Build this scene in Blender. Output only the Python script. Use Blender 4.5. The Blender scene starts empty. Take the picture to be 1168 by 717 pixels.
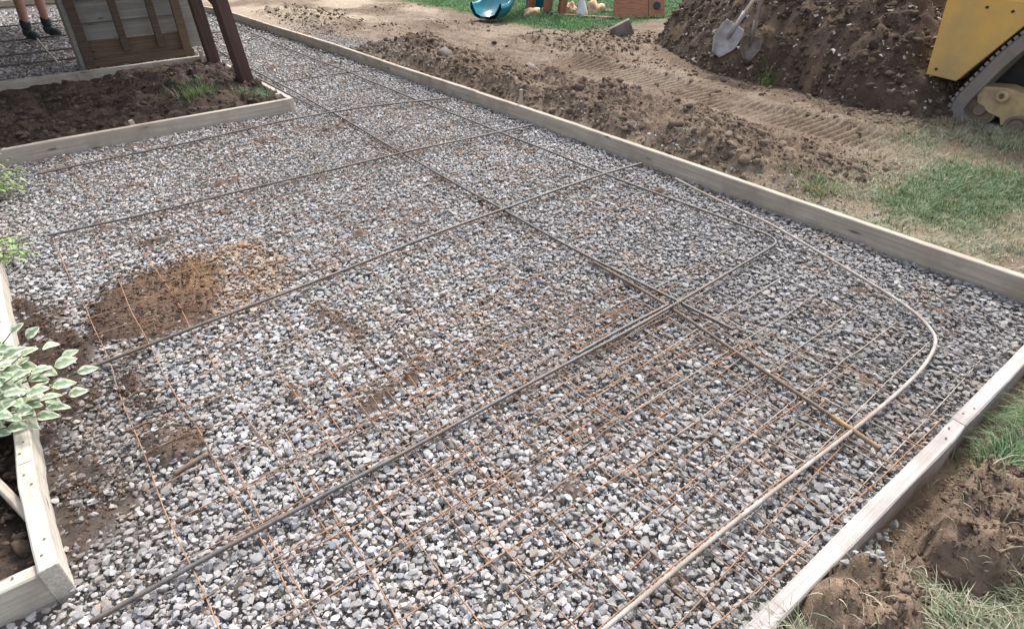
import bpy, bmesh, math, random
import numpy as np
from mathutils import Vector, Matrix
rng = np.random.default_rng(7); random.seed(7)
PI = math.pi
# ---------------------------------------------------------------- world frame
# X runs along the short slab bars, Y along the long ones, Z up; the camera stands above the origin
F, CX, CY, EYE = 712.0, 584.0, 358.5, 1.40
R = np.array([[0.78639548, 0.3498159, -0.50912767],
              [-0.61762767, 0.43075903, -0.65801422],
              [-0.0108725, 0.83191075, 0.55480293]])
def ray(p): return R @ np.array([p[0] - CX, -(p[1] - CY), -F])
def at(px, py, z=0.0):
    d = ray((px, py)); t = (z - EYE) / d[2]
    return np.array([0, 0, EYE]) + d * t
def project(P):
    q = (np.asarray(P, float) - [0, 0, EYE]) @ R
    w = np.where(-q[..., 2] > 1e-3, -q[..., 2], np.nan)
    return CX + F * q[..., 0] / w, CY - F * q[..., 1] / w
def inview(P, m=130):
    x, y = project(P)
    return (x > -m) & (x < 1168 + m) & (y > -m * 0.8) & (y < 717 + m)

# ---------------------------------------------------------------- noise
TAB = [np.random.default_rng(100 + i).random((256, 256)) for i in range(6)]
def vn(x, y, s=0):
    T = TAB[s % 6]; x = np.asarray(x, float); y = np.asarray(y, float)
    xi = np.floor(x).astype(int); yi = np.floor(y).astype(int)
    fx = x - xi; fy = y - yi; fx = fx * fx * (3 - 2 * fx); fy = fy * fy * (3 - 2 * fy)
    a = T[xi & 255, yi & 255]; b = T[(xi + 1) & 255, yi & 255]
    c = T[xi & 255, (yi + 1) & 255]; d = T[(xi + 1) & 255, (yi + 1) & 255]
    return (a * (1 - fx) + b * fx) * (1 - fy) + (c * (1 - fx) + d * fx) * fy
def fbm(x, y, f=1.0, o=4, s=0, g=0.5):
    v = 0; a = 1; t = 0
    for i in range(o):
        v = v + a * vn(x * f + 17.3 * i, y * f + 9.1 * i, s + i); t += a; a *= g; f *= 2.03
    return v / t
def lumps(x, y, f, s=0):
    """broken clods: rounded tops with sharp creases between them"""
    x = np.asarray(x, float); y = np.asarray(y, float)
    wx = x + 0.35 / f * (vn(x * f * 1.7, y * f * 1.7, s) - .5); wy = y + 0.35 / f * (vn(x * f * 1.7 + 9, y * f * 1.7, s + 1) - .5)
    v = 0; a = 1; t = 0; q = f * .55
    for i in range(3):
        v = v + a * np.abs(2 * vn(wx * q + 7.7 * i + 3 * s, wy * q + 3.1 * i, s + i) - 1); t += a; a *= .55; q *= 2.13
    return np.clip(v / t * 1.6, 0, 1.2)
def sm(x, a, b):
    t = np.clip((x - a) / (b - a), 0, 1); return t * t * (3 - 2 * t)
def band(x, a, b, w=0.1): return sm(x, a - w, a + w) * (1 - sm(x, b - w, b + w))
def ell(x, y, cx, cy, rx, ry): return np.clip(1 - np.sqrt(((x - cx) / rx) ** 2 + ((y - cy) / ry) ** 2), 0, 1)

# ---------------------------------------------------------------- the site plan
XF, XL, YN = 2.985, -0.32, 0.262          # centre lines of the far, left and near form boards
def inside(x, y):
    """1 where crushed stone is laid"""
    e = 0.011
    far = XF - np.clip((y - 10.4) * 0.30, 0, 9) * (y > 10.4)
    a = (x > XL) & (x < far) & (y > YN) & (y < 13.6)
    bed = (x < 1.735) & (y > 5.085) & (y < 7.20)
    patio = (x < far) & (x > -5) & (y > 7.18) & (y < 13.6)
    fore = (x <= XL + .001) & (x > -1.6) & (y < 1.392) & (y > YN)
    return ((a & ~bed) | patio | fore).astype(float)
def rell(x, y, px, py, rx, ry):
    c = at(px, py); a = (x - c[0]) * .786 - (y - c[1]) * .618; b = (x - c[0]) * .618 + (y - c[1]) * .786
    return np.clip(1 - np.sqrt((a / rx) ** 2 + (b / ry) ** 2), 0, 1)
def dirtpatch(x, y):
    n = fbm(x, y, 7, 4, 2) - .5
    a = sm(rell(x, y, 184, 342, 0.30, 0.42) + n * 0.75, 0.06, 0.30)
    b = sm(ell(x, y, -0.26, 2.45, 0.20, 0.75) + n * 0.9, 0.12, 0.42)
    c = sm(ell(x, y, -0.24, 1.75, 0.20, 0.40) + n * 1.0, 0.2, 0.6) * .8
    d = sm(rell(x, y, 195, 505, 0.17, 0.12) + n * 0.9, 0.15, 0.6) * .85
    return np.maximum.reduce([a, b, c, d])
def pile_h(x, y):
    r = np.sqrt(((x - 6.62) / 1.0) ** 2 + ((y - 3.25) / 1.06) ** 2)
    th = np.arctan2(y - 3.25, x - 6.62)
    Rr = 2.12 + 0.16 * np.sin(3 * th + 1) + 0.10 * np.sin(7 * th) + 0.22 * (fbm(x, y, 1.4, 3, 1) - 0.5)
    cl = (-(x - 6.62) * .786 + (y - 3.25) * .618) / (np.hypot(x - 6.62, y - 3.25) + 1e-6)
    Rr = Rr * (1 - .30 * np.clip(cl, 0, 1) ** 1.3 - .26 * np.clip(-cl, 0, 1) ** 1.3)
    t = np.clip(1 - r / Rr, 0, 1)
    h = 1.55 * t ** 0.93
    m = sm(t, 0.0, 0.12)
    h = h + m * (0.20 * (fbm(x, y, 2.2, 4, 3) - 0.5) + 0.09 * lumps(x, y, 4, 1) + 0.045 * lumps(x, y, 11, 2) + 0.025 * lumps(x, y, 26, 3) + 0.02 * fbm(x, y, 34, 2, 4))
    return h
def track_zone(x, y):
    wob = 0.25 * (fbm(x * 0, y, 0.6, 2, 2) - 0.5)
    c = x - wob - 0.06 * (y - 3)
    z1 = band(c, 3.72, 4.06, 0.05) * band(y, 1.7, 7.5, 0.5); z2 = band(c, 4.22, 4.62, 0.05) * band(y, 1.5, 6.0, 0.5)
    z3 = band(c, 3.95, 4.3, 0.05) * band(y, 4.2, 10.0, 0.8)
    return np.maximum(np.maximum(z1, z2), z3 * 0.7)
def ground_h(x, y):
    x = np.asarray(x, float); y = np.asarray(y, float)
    ins = inside(x, y)
    big = fbm(x, y, 0.7, 3, 0) - 0.5; mid = fbm(x, y, 4.5, 4, 1) - 0.5; fine = fbm(x, y, 28, 3, 2) - 0.5
    L1 = lumps(x, y, 7, 0); L2 = lumps(x, y, 16, 3); L3 = lumps(x, y, 38, 1)
    # --- beyond the far form
    out = 0.045 + 0.05 * big + 0.018 * mid + 0.008 * fine
    ridge = band(x, 3.12, 3.82 + 0.35 * (fbm(x * 0, y, 1.1, 2, 3) - 0.5), 0.13) * band(y, 1.55, 6.6, 0.35)
    out = out + ridge * (0.035 + 0.22 * np.clip(fbm(x, y, 2.6, 3, 4) - 0.38, 0, 1) + 0.075 * L1 * fbm(x, y, 2, 2, 1) + 0.035 * L2 + 0.014 * L3)
    r2 = band(x, 3.25, 3.9, 0.2) * band(y, 8.0, 10.3, 0.4)
    out = out + r2 * (0.03 + 0.06 * L1 + 0.04 * L2)
    tz = track_zone(x, y)
    s = np.sin(2 * PI * (y / 0.062 + 0.5 * vn(x * 3, y * 1.5, 2) + 0.25 * vn(x * 14, y * 6, 3)))
    out = out + tz * (0.022 * (.35 + .65 * sm(fbm(x, y, 3, 3, 4), .30, .58)) * s - 0.02)
    rough = band(x, 3.6, 5.6, 0.3) * band(y, 1.2, 9.5, 0.5) * (1 - tz)
    out = out + rough * (0.018 * L2 * sm(fbm(x, y, 1.7, 2, 5), 0.4, 0.65) + 0.007 * L3)
    bank = band(x, 4.6, 6.2, 0.25) * band(y, 4.6, 6.2, 0.3)
    out = out + bank * (0.03 * L2 + 0.03 * L1)
    lawnf = sm(x, 5.2, 5.7) * sm(y, 5.2, 6.0)
    out = out * (1 - lawnf) + lawnf * (0.05 + 0.02 * big)
    gr = band(x, 3.0, 6, 0.05) * (1 - sm(y, 1.2, 1.8))
    out = out * (1 - gr * 0.7) + gr * 0.7 * (0.055 + 0.03 * mid + 0.012 * L3 + 0.02 * L2 * sm(fbm(x, y, 2, 2, 3), 0.45, 0.6))
    # --- the bed beyond the slab and the bed on the left
    bed = 0.015 + 0.05 * mid + 0.035 * L2 + 0.012 * L3 + 0.01 * fine
    bed = bed + 0.10 * sm(x, 0.5, 1.3) * band(y, 5.25, 6.9, 0.15) * fbm(x, y, 5, 2, 2) + 0.04 * L1 * sm(x, 0.5, 1.3)
    lbed = -0.015 + 0.05 * mid + 0.05 * L1 * fbm(x, y, 6, 2, 1) + 0.02 * L2 + 0.008 * L3
    # --- turf and clods in front of the near form
    nr = 0.055 + 0.03 * mid + 0.012 * L2 + 0.005 * L3
    a1 = ell(x, y, 1.53, 0.085, 0.27, 0.15); a2 = ell(x, y, 1.08, 0.145, 0.17, 0.12); a3 = ell(x, y, 2.35, 0.03, 0.28, 0.10)
    crack = lumps(x, y, 9, 4)
    nr = nr + 0.085 * sm(a1, 0, 0.5) * (0.75 + 0.25 * crack) + 0.065 * sm(a2, 0, 0.5) + 0.05 * sm(a3, 0, 0.6)
    nr = nr + (sm(a1, 0, 0.3) + sm(a2, 0, 0.3) + sm(a3, 0, 0.3)) * (0.03 * fbm(x, y, 14, 3, 3) + 0.012 * L3 + 0.022 * L2 + .008 * lumps(x, y, 70, 2) - .05 * np.exp(-((fbm(x, y, 5, 2, 4) - .5) / .012) ** 2))
    gap = band(y, 0.155, 0.26, 0.02) * band(x, 1.22, 2.9, 0.08)
    nr = nr * (1 - gap) + gap * (-0.02 + 0.01 * L3)
    o = np.where(x > XF - 0.005, out, np.where(y < YN + 0.02, nr, np.where(x < XL, lbed, bed)))
    o = np.where((x < XL - 0.0) & (y > 5.085) & (y < 7.19), bed, o)
    o = np.where((y > 10.4) & (x > 2.0), out, o)
    o = np.where((y > 13.5) & (x < 2.6), 0.05 + 0.04 * mid, o)
    dp = dirtpatch(x, y)
    gi = -0.026 + dp * .03 * (fbm(x, y, 11, 3, 4) - .5) + 0.008 * (fbm(x, y, 2, 2, 1) - 0.5) + dp * (0.027 + 0.012 * mid + 0.014 * L3 + 0.010 * L2)
    h = np.where(ins > 0.5, gi, o)
    return h
def surf_h(x, y): return np.maximum(ground_h(x, y), pile_h(x, y) + 0.03)
def on_surface(px, py):
    d = ray((px, py)); d = d / np.linalg.norm(d); t = np.linspace(1, 20, 4000)
    P = np.array([0, 0, EYE]) + t[:, None] * d
    k = np.argmax(P[:, 2] < surf_h(P[:, 0], P[:, 1])); return P[k]
def grass_density(x, y):
    n = fbm(x, y, 2.2, 3, 5); n2 = fbm(x, y, 9, 2, 2)
    far = sm(x + 0.35 * (n - 0.5), 5.35, 5.75) * sm(y + 0.5 * (n - 0.5), 5.7, 6.1)
    far = np.maximum(far, sm(x, 8.6, 9.2)); far = np.maximum(far, sm(x, 5.3, 6.2) * sm(y, 8.0, 9.0))
    far = np.maximum(far, sm(x, 4.4, 4.7) * (1 - sm(y, 0.9, 1.5)) * 0.0)
    rt = band(x, 3.02, 6.2, 0.05) * (1 - sm(y + 0.9 * (n - 0.5) - 0.12 * (x - 3.2), 1.15, 1.75))
    rt = rt * (0.22 + 0.78 * np.maximum(sm(n + 0.3 * (n2 - 0.5), 0.36, 0.56), sm(ell(x, y, 3.75, .95, .9, .5) + .5 * (n2 - .5), .05, .8)))
    nr = (y < 0.235) * (x > 0.75) * sm(n2 * 0.4 + n * 0.6, 0.2, 0.5)
    for c in ((1.53, 0.085, 0.28, 0.15), (1.08, 0.15, 0.17, 0.12), (2.42, 0.02, 0.24, 0.08)):
        nr = nr * (1 - 0.97 * sm(ell(x, y, *c), 0.0, 0.16))
    nr = nr * (1 - 0.9 * band(y, 0.165, 0.26, 0.015) * band(x, 1.22, 2.9, 0.05))
    nr = nr * (x < 3.1)
    bt = sm(ell(x, y, 1.15, 5.95, 0.35, 0.35), 0.1, 0.8) * 0.14 + sm(ell(x, y, 1.58, 5.38, 0.20, 0.20), 0.05, 0.8) * .5
    bt = bt * (inside(x, y) < 0.5)
    g = np.where(x > 3.0, np.maximum(far, rt), np.where(y < 0.24, nr, bt))
    return np.where(pile_h(x, y) > 0.04, 0, g)
def greenness(x, y):
    g = np.where(x > 3.0, sm(fbm(x, y, 1.3, 2, 1) + 0.5 * sm(y, 3, 5) + 1.0 * ell(x, y, 3.75, 0.95, 0.9, 0.5), 0.42, 0.85), 0.0)
    nr = 0.05 + 1.0 * sm(ell(x, y, 2.0, 0.07, 0.42, 0.24), 0.0, 0.4) + 0.15 * sm(ell(x, y, 1.32, -0.02, 0.25, 0.2), 0, .5)
    return np.clip(np.where((y < 0.3) & (x < 3.05), nr, np.where(x < 3, 0.45, g)), 0, 1)

# ---------------------------------------------------------------- materials
def new_mat(name):
    m = bpy.data.materials.new(name); m.use_nodes = True; nt = m.node_tree
    for n in list(nt.nodes): nt.nodes.remove(n)
    o = nt.nodes.new('ShaderNodeOutputMaterial'); b = nt.nodes.new('ShaderNodeBsdfPrincipled')
    nt.links.new(b.outputs[0], o.inputs[0]); return m, nt, b
def nz(nt, scale, detail=4, vec=None, rough=0.55):
    n = nt.nodes.new('ShaderNodeTexNoise'); n.inputs['Scale'].default_value = scale; n.inputs['Detail'].default_value = detail
    n.inputs['Roughness'].default_value = rough
    if vec is not None: nt.links.new(vec, n.inputs['Vector'])
    return n.outputs['Fac']
def ramp(nt, fac, stops):
    r = nt.nodes.new('ShaderNodeValToRGB'); nt.links.new(fac, r.inputs[0]); e = r.color_ramp.elements
    while len(e) > 1: e.remove(e[-1])
    for i, (p, c) in enumerate(stops):
        k = e[0] if i == 0 else e.new(p); k.position = p; k.color = (*c, 1)
    return r.outputs[0]
def mix(nt, a, b, fac, mode='MIX'):
    m = nt.nodes.new('ShaderNodeMixRGB'); m.blend_type = mode
    for s, i in ((fac, 0), (a, 1), (b, 2)):
        if isinstance(s, (int, float)): m.inputs[i].default_value = s
        elif isinstance(s, tuple): m.inputs[i].default_value = (*s, 1)
        else: nt.links.new(s, m.inputs[i])
    return m.outputs[0]
def bump(nt, b, h, strength=0.5, dist=0.01):
    n = nt.nodes.new('ShaderNodeBump'); n.inputs['Strength'].default_value = strength; n.inputs['Distance'].default_value = dist
    nt.links.new(h, n.inputs['Height']); nt.links.new(n.outputs[0], b.inputs['Normal'])
def objco(nt, scale=(1, 1, 1)):
    t = nt.nodes.new('ShaderNodeTexCoord'); m = nt.nodes.new('ShaderNodeMapping'); m.inputs['Scale'].default_value = scale
    nt.links.new(t.outputs['Object'], m.inputs[0]); return m.outputs[0]
def attr(nt, name='col'):
    a = nt.nodes.new('ShaderNodeAttribute'); a.attribute_name = name; return a.outputs['Color']
def noisy(name, col, var=0.35, scale=12, rough=0.8, bmp=0.3, dist=0.004, metal=0, dirt=None, dirtamt=0.5, dscale=4, spec=0.3):
    m, nt, b = new_mat(name); v = objco(nt)
    n = nz(nt, scale, 6, v)
    lo = tuple(c * (1 - var) for c in col); hi = tuple(min(1, c * (1 + var)) for c in col)
    c = ramp(nt, n, [(0.3, lo), (0.7, hi)])
    if dirt:
        d = nz(nt, dscale, 8, v, 0.65); k = ramp(nt, d, [(0.5 - 0.25 * dirtamt, (0, 0, 0)), (0.75 - 0.25 * dirtamt, (1, 1, 1))])
        c = mix(nt, c, dirt, k)
    nt.links.new(c, b.inputs['Base Color']); b.inputs['Roughness'].default_value = rough; b.inputs['Metallic'].default_value = metal
    b.inputs['Specular IOR Level'].default_value = spec
    bump(nt, b, nz(nt, scale * 4, 6, v), bmp, dist); return m
def attr_mat(name, rough=0.9, scale=60, var=0.35, bmp=0.5, dist=0.004, spec=0.25, trans=0.0):
    m, nt, b = new_mat(name); v = objco(nt)
    n = ramp(nt, nz(nt, scale, 6, v, 0.65), [(0.25, (1 - var,) * 3), (0.75, (1 + var * 0.6,) * 3)])
    c = mix(nt, attr(nt), n, 1.0, 'MULTIPLY')
    nt.links.new(c, b.inputs['Base Color']); b.inputs['Roughness'].default_value = rough; b.inputs['Specular IOR Level'].default_value = spec
    if bmp: bump(nt, b, nz(nt, scale * 1.7, 6, v, 0.7), bmp, dist)
    if trans:
        t = nt.nodes.new('ShaderNodeBsdfTranslucent'); nt.links.new(c, t.inputs[0]); ms = nt.nodes.new('ShaderNodeMixShader'); ms.inputs[0].default_value = trans
        nt.links.new(b.outputs[0], ms.inputs[1]); nt.links.new(t.outputs[0], ms.inputs[2])
        o = [x for x in nt.nodes if x.type == 'OUTPUT_MATERIAL'][0]; nt.links.new(ms.outputs[0], o.inputs[0])
    return m
def wood(name, lo, hi, stain=None, amt=0.4, rough=0.85):
    """board wood, grain along local X"""
    m, nt, b = new_mat(name); v = objco(nt, (1.2, 26, 26)); v2 = objco(nt, (1, 1, 1)); v3 = objco(nt, (0.5, 90, 90))
    g = nz(nt, 2.2, 6, v, 0.6); c = ramp(nt, g, [(0.3, lo), (0.55, tuple((a + b_) / 2 for a, b_ in zip(lo, hi))), (0.75, hi)])
    f = ramp(nt, nz(nt, 2, 3, v3), [(0.35, (0.78, 0.76, 0.74)), (0.6, (1.05, 1.05, 1.05))])
    c = mix(nt, c, f, 1.0, 'MULTIPLY')
    if stain:
        k = ramp(nt, nz(nt, 5, 8, v2, 0.7), [(0.55 - 0.2 * amt, (0, 0, 0)), (0.8 - 0.2 * amt, (1, 1, 1))])
        c = mix(nt, c, stain, k)
    kn = nt.nodes.new('ShaderNodeTexVoronoi'); kn.inputs['Scale'].default_value = 1.0
    nt.links.new(objco(nt, (3.2, 14, 14)), kn.inputs['Vector'])
    k2 = ramp(nt, kn.outputs['Distance'], [(0.05, (1, 1, 1)), (0.13, (0, 0, 0))])
    c = mix(nt, c, tuple(x * 0.35 for x in lo), k2)
    nt.links.new(c, b.inputs['Base Color']); b.inputs['Roughness'].default_value = rough; b.inputs['Specular IOR Level'].default_value = 0.25
    bump(nt, b, g, 0.5, 0.003); return m
M = {}
M['soil'] = attr_mat('soil', 0.95, 45, 0.42, 0.9, 0.012, 0.15)
M['stone'] = attr_mat('crushed stone', 0.85, 70, 0.22, 0.45, 0.003, 0.35)
M['clod'] = attr_mat('clod', 0.95, 60, 0.4, 0.9, 0.008, 0.12)
M['grass'] = attr_mat('grass blade', 0.6, 30, 0.12, 0, 0, 0.3, 0.25)
M['leaf'] = attr_mat('leaf', 0.5, 40, 0.1, 0.15, 0.002, 0.35, 0.25)
M['pine'] = wood('weathered pine', (0.37, 0.32, 0.262), (0.52, 0.462, 0.392), (0.31, 0.26, 0.215), 0.5)
M['pine2'] = wood('grey pine', (0.36, 0.312, 0.258), (0.51, 0.455, 0.388), (0.26, 0.22, 0.18), 0.5)
M['pinew'] = wood('cement dusted pine', (0.38, 0.355, 0.345), (0.54, 0.515, 0.51), (0.26, 0.225, 0.205), 0.5)
M['pinel'] = wood('pale pine', (0.43, 0.395, 0.34), (0.60, 0.565, 0.50), (0.32, 0.28, 0.235), 0.45)
M['brownwood'] = wood('stained brown wood', (0.060, 0.036, 0.029), (0.125, 0.076, 0.062))
M['cedar'] = wood('cedar', (0.10, 0.070, 0.045), (0.175, 0.128, 0.086))
M['playwood'] = wood('red cedar', (0.22, 0.10, 0.06), (0.38, 0.19, 0.12))
M['siding'] = wood('grey siding', (0.24, 0.23, 0.21), (0.34, 0.325, 0.295), (0.19, 0.175, 0.15), 0.3)
M['stud'] = wood('dark stud', (0.07, 0.05, 0.038), (0.14, 0.10, 0.07))
M['rebar'] = noisy('mill steel', (0.115, 0.11, 0.11), 0.35, 30, 0.55, 0.3, 0.001, 0.35, (0.16, 0.11, 0.075), 0.2, 9, 0.4)
M['rebarlight'] = noisy('dusty and sunlit bar', (0.34, 0.315, 0.295), 0.25, 25, 0.75, 0.3, 0.001, 0.1, (0.25, 0.18, 0.12), 0.25, 5)
M['mustard'] = noisy('yellow ochre bar end', (0.33, 0.205, 0.085), .35, 30, .85, .4, .001, 0, (.19, .14, .10), .55, 14)
M['rebarrust'] = noisy('yellow rusted bar', (0.175, 0.135, 0.10), 0.4, 40, 0.8, 0.4, 0.001, 0.1, (0.14, 0.10, 0.08), 0.5, 12)
M['wirerust'] = noisy('rusty wire', (0.33, 0.165, 0.08), 0.5, 12, 0.85, 0.2, 0.001, 0.1, (0.24, 0.19, 0.15), 0.45, 5)
M['wiregrey'] = noisy('dull wire', (0.36, 0.33, 0.30), 0.3, 12, 0.7, 0.2, 0.001, 0.2, (0.26, 0.16, 0.10), 0.25, 3)
M['yellow'] = noisy('machine yellow', (0.62, 0.375, 0.10), 0.06, 3, 0.5, 0.08, 0.002, 0, (0.40, 0.29, 0.13), 0.25, 2.2, 0.4)
M['yellowdull'] = noisy('dusty yellow steel', (0.58, 0.43, 0.20), 0.12, 6, 0.7, 0.2, 0.003, 0, (0.32, 0.24, 0.15), 0.6, 6)
M['rubber'] = noisy('dusty rubber', (0.15, 0.145, 0.145), 0.25, 14, 0.85, 0.4, 0.003, 0, (0.22, 0.19, 0.165), 0.75, 5)
M['mudsteel'] = noisy('muddy steel', (0.15, 0.12, 0.09), 0.4, 20, 0.8, 0.5, 0.004, 0.1, (0.20, 0.15, 0.11), 0.6, 8)
M['black'] = noisy('black steel', (0.03, 0.03, 0.03), 0.3, 10, 0.6)
M['alu'] = noisy('scratched aluminium', (0.40, 0.40, 0.415), 0.15, 14, 0.55, 0.2, 0.002, 0.3, (0.28, 0.25, 0.24), 0.5, 9)
M['steelblade'] = noisy('dirty steel blade', (0.22, 0.21, 0.20), 0.2, 14, 0.7, 0.2, 0.002, 0.2, (0.15, 0.11, 0.09), 0.6, 9)
M['paleash'] = noisy('pale handle', (0.62, 0.57, 0.47), 0.12, 10, 0.6)
M['greyash'] = noisy('grey handle', (0.24, 0.22, 0.21), 0.2, 10, 0.8)
M['slide'] = noisy('blue green plastic', (0.012, 0.16, 0.21), 0.1, 3, 0.22, 0.02, 0.001, 0, None, spec=0.5)
M['tan'] = noisy('tan leather', (0.55, 0.40, 0.25), 0.35, 9, 0.8, 0.6, 0.01)
M['white'] = noisy('white sack', (0.66, 0.67, 0.70), 0.15, 8, 0.6, 0.5, 0.008)
M['darkcloth'] = noisy('dark cloth', (0.035, 0.045, 0.05), 0.4, 20, 0.95, 0.5, 0.003)
M['skin'] = noisy('skin', (0.42, 0.24, 0.18), 0.10, 12, 0.55, 0.1, 0.001)
M['shorts'] = noisy('brown shorts', (0.13, 0.10, 0.08), 0.2, 20, 0.95)
M['shirt'] = noisy('grey shirt', (0.24, 0.26, 0.29), 0.15, 20, 0.95)
M['hair'] = noisy('dark hair', (0.04, 0.025, 0.018), 0.4, 40, 0.8, 0.8, 0.004)
M['boot'] = noisy('dark boot', (0.05, 0.06, 0.065), 0.4, 16, 0.8)
M['concrete'] = noisy('paver concrete', (0.25, 0.22, 0.20), 0.25, 18, 0.95, 0.6, 0.004, 0, (0.14, 0.11, 0.09), 0.5, 9)
M['bark'] = noisy('stem', (0.10, 0.085, 0.05), 0.4, 30, 0.9)
M['roofing'] = noisy('roof felt', (0.12, 0.12, 0.12), 0.3, 10, 0.95)

# ---------------------------------------------------------------- object helpers
COL = bpy.context.scene.collection
def tag(o, label=None, cat=None, group=None, kind=None):
    if label: o['label'] = label
    if cat: o['category'] = cat
    if group: o['group'] = group
    if kind: o['kind'] = kind
    return o
def empty(name, loc=(0, 0, 0), rz=0.0, label=None, cat=None, group=None):
    o = bpy.data.objects.new(name, None); o.location = loc; o.rotation_euler = (0, 0, rz); o.empty_display_size = 0.1
    COL.objects.link(o); return tag(o, label, cat, group)
def link(name, me, mat, parent=None):
    if mat is not None: me.materials.append(mat)
    o = bpy.data.objects.new(name, me); COL.objects.link(o)
    if parent is not None: o.parent = parent
    return o
def mesh_np(name, V, T, mat, col=None, parent=None, smooth=False, quads=None):
    me = bpy.data.meshes.new(name); V = np.asarray(V, np.float32)
    loops = []; starts = []; tot = []; n = 0
    if T is not None and len(T):
        T = np.asarray(T, np.int32); loops.append(T.ravel()); starts.append(np.arange(len(T)) * 3); tot.append(np.full(len(T), 3)); n = len(T) * 3
    if quads is not None and len(quads):
        Q = np.asarray(quads, np.int32); loops.append(Q.ravel()); starts.append(n + np.arange(len(Q)) * 4); tot.append(np.full(len(Q), 4))
    loops = np.concatenate(loops); starts = np.concatenate(starts); tot = np.concatenate(tot)
    me.vertices.add(len(V)); me.vertices.foreach_set('co', V.ravel())
    me.loops.add(len(loops)); me.loops.foreach_set('vertex_index', loops.astype(np.int32))
    me.polygons.add(len(starts)); me.polygons.foreach_set('loop_start', starts.astype(np.int32)); me.polygons.foreach_set('loop_total', tot.astype(np.int32))
    me.update(calc_edges=True)
    me.polygons.foreach_set('use_smooth', np.full(len(starts), smooth))
    if col is not None:
        a = me.attributes.new('col', 'FLOAT_COLOR', 'POINT'); c = np.ones((len(V), 4), np.float32); c[:, :3] = col; a.data.foreach_set('color', c.ravel())
    return link(name, me, mat, parent)
def from_bm(name, bm, mat, parent=None, smooth=False, bevel=0.0):
    if bevel: bmesh.ops.bevel(bm, geom=[e for e in bm.edges if len(e.link_faces) == 2 and e.calc_face_angle(0) > 0.5], offset=bevel, segments=2, affect='EDGES', profile=0.6)
    me = bpy.data.meshes.new(name); bm.normal_update(); bm.to_mesh(me); bm.free()
    for p in me.polygons: p.use_smooth = smooth
    return link(name, me, mat, parent)
def bm_box(bm, c, s, rot=None):
    r = bmesh.ops.create_cube(bm, size=1.0); vs = r['verts']
    bmesh.ops.scale(bm, vec=s, verts=vs)
    if rot is not None: bmesh.ops.rotate(bm, cent=(0, 0, 0), matrix=rot, verts=vs)
    bmesh.ops.translate(bm, vec=c, verts=vs); return vs
def bm_cyl(bm, p0, p1, r, r2=None, seg=16, caps=True):
    p0 = Vector(p0); p1 = Vector(p1); d = p1 - p0; r2 = r if r2 is None else r2
    q = bmesh.ops.create_cone(bm, cap_ends=caps, segments=seg, radius1=r, radius2=r2, depth=d.length)
    m = Vector((0, 0, 1)).rotation_difference(d).to_matrix().to_4x4(); m.translation = (p0 + p1) / 2
    bmesh.ops.transform(bm, matrix=m, verts=q['verts']); return q['verts']
def box(name, c, s, mat, parent=None, bev=0.004, rot=None):
    bm = bmesh.new(); bm_box(bm, c, s, rot); return from_bm(name, bm, mat, parent, bevel=bev)
def prism(name, pts, axis_vec, mat, parent=None, bev=0.003):
    bm = bmesh.new(); vs = [bm.verts.new(p) for p in pts]; f = bm.faces.new(vs)
    r = bmesh.ops.extrude_face_region(bm, geom=[f]); bmesh.ops.translate(bm, vec=axis_vec, verts=[v for v in r['geom'] if isinstance(v, bmesh.types.BMVert)])
    bmesh.ops.recalc_face_normals(bm, faces=bm.faces); return from_bm(name, bm, mat, parent, bevel=bev)
def board(name, p0, p1, th, zb, zt, mat, label=None, group=None, parent=None, cat='form board', seed=0, warp=0.004, tilt=0.0):
    """a plank on edge from p0 to p1 (xy of its centre line), length along local X"""
    p0 = np.array(p0, float); p1 = np.array(p1, float); L = float(np.linalg.norm(p1 - p0)); n = max(4, int(L / 0.08))
    bm = bmesh.new(); rings = []; rs = np.random.default_rng(seed)
    ph = rs.random(4) * 6
    for i in range(n + 1):
        x = -L / 2 + L * i / n; w = warp * math.sin(x * 1.3 + ph[0]) + warp * 0.4 * math.sin(x * 4.1 + ph[1])
        if i in (0, n): w = 0
        wz = warp * 0.5 * math.sin(x * 1.7 + ph[2]); e = 0.004; h = zt - zb
        prof = [(-th / 2, 0), (th / 2, 0), (th / 2, h - e), (th / 2 - e, h), (-th / 2 + e, h), (-th / 2, h - e)]
        rings.append([bm.verts.new((x + (0.003 * (j % 2) if i in (0, n) else 0), a + w + rs.normal(0, 0.0004) + tilt * b, b + (wz if b > 0 else 0) + rs.normal(0, 0.0005))) for j, (a, b) in enumerate(prof)])
    for i in range(n):
        for j in range(6):
            bm.faces.new((rings[i][j], rings[i][(j + 1) % 6], rings[i + 1][(j + 1) % 6], rings[i + 1][j]))
    bm.faces.new(rings[0][::-1]); bm.faces.new(rings[-1]); bmesh.ops.recalc_face_normals(bm, faces=bm.faces)
    o = from_bm(name, bm, mat, parent)
    c = (p0 + p1) / 2; o.location = (c[0], c[1], zb); o.rotation_euler = (0, 0, math.atan2(p1[1] - p0[1], p1[0] - p0[0]))
    if label: tag(o, label, cat, group)
    return o
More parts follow.
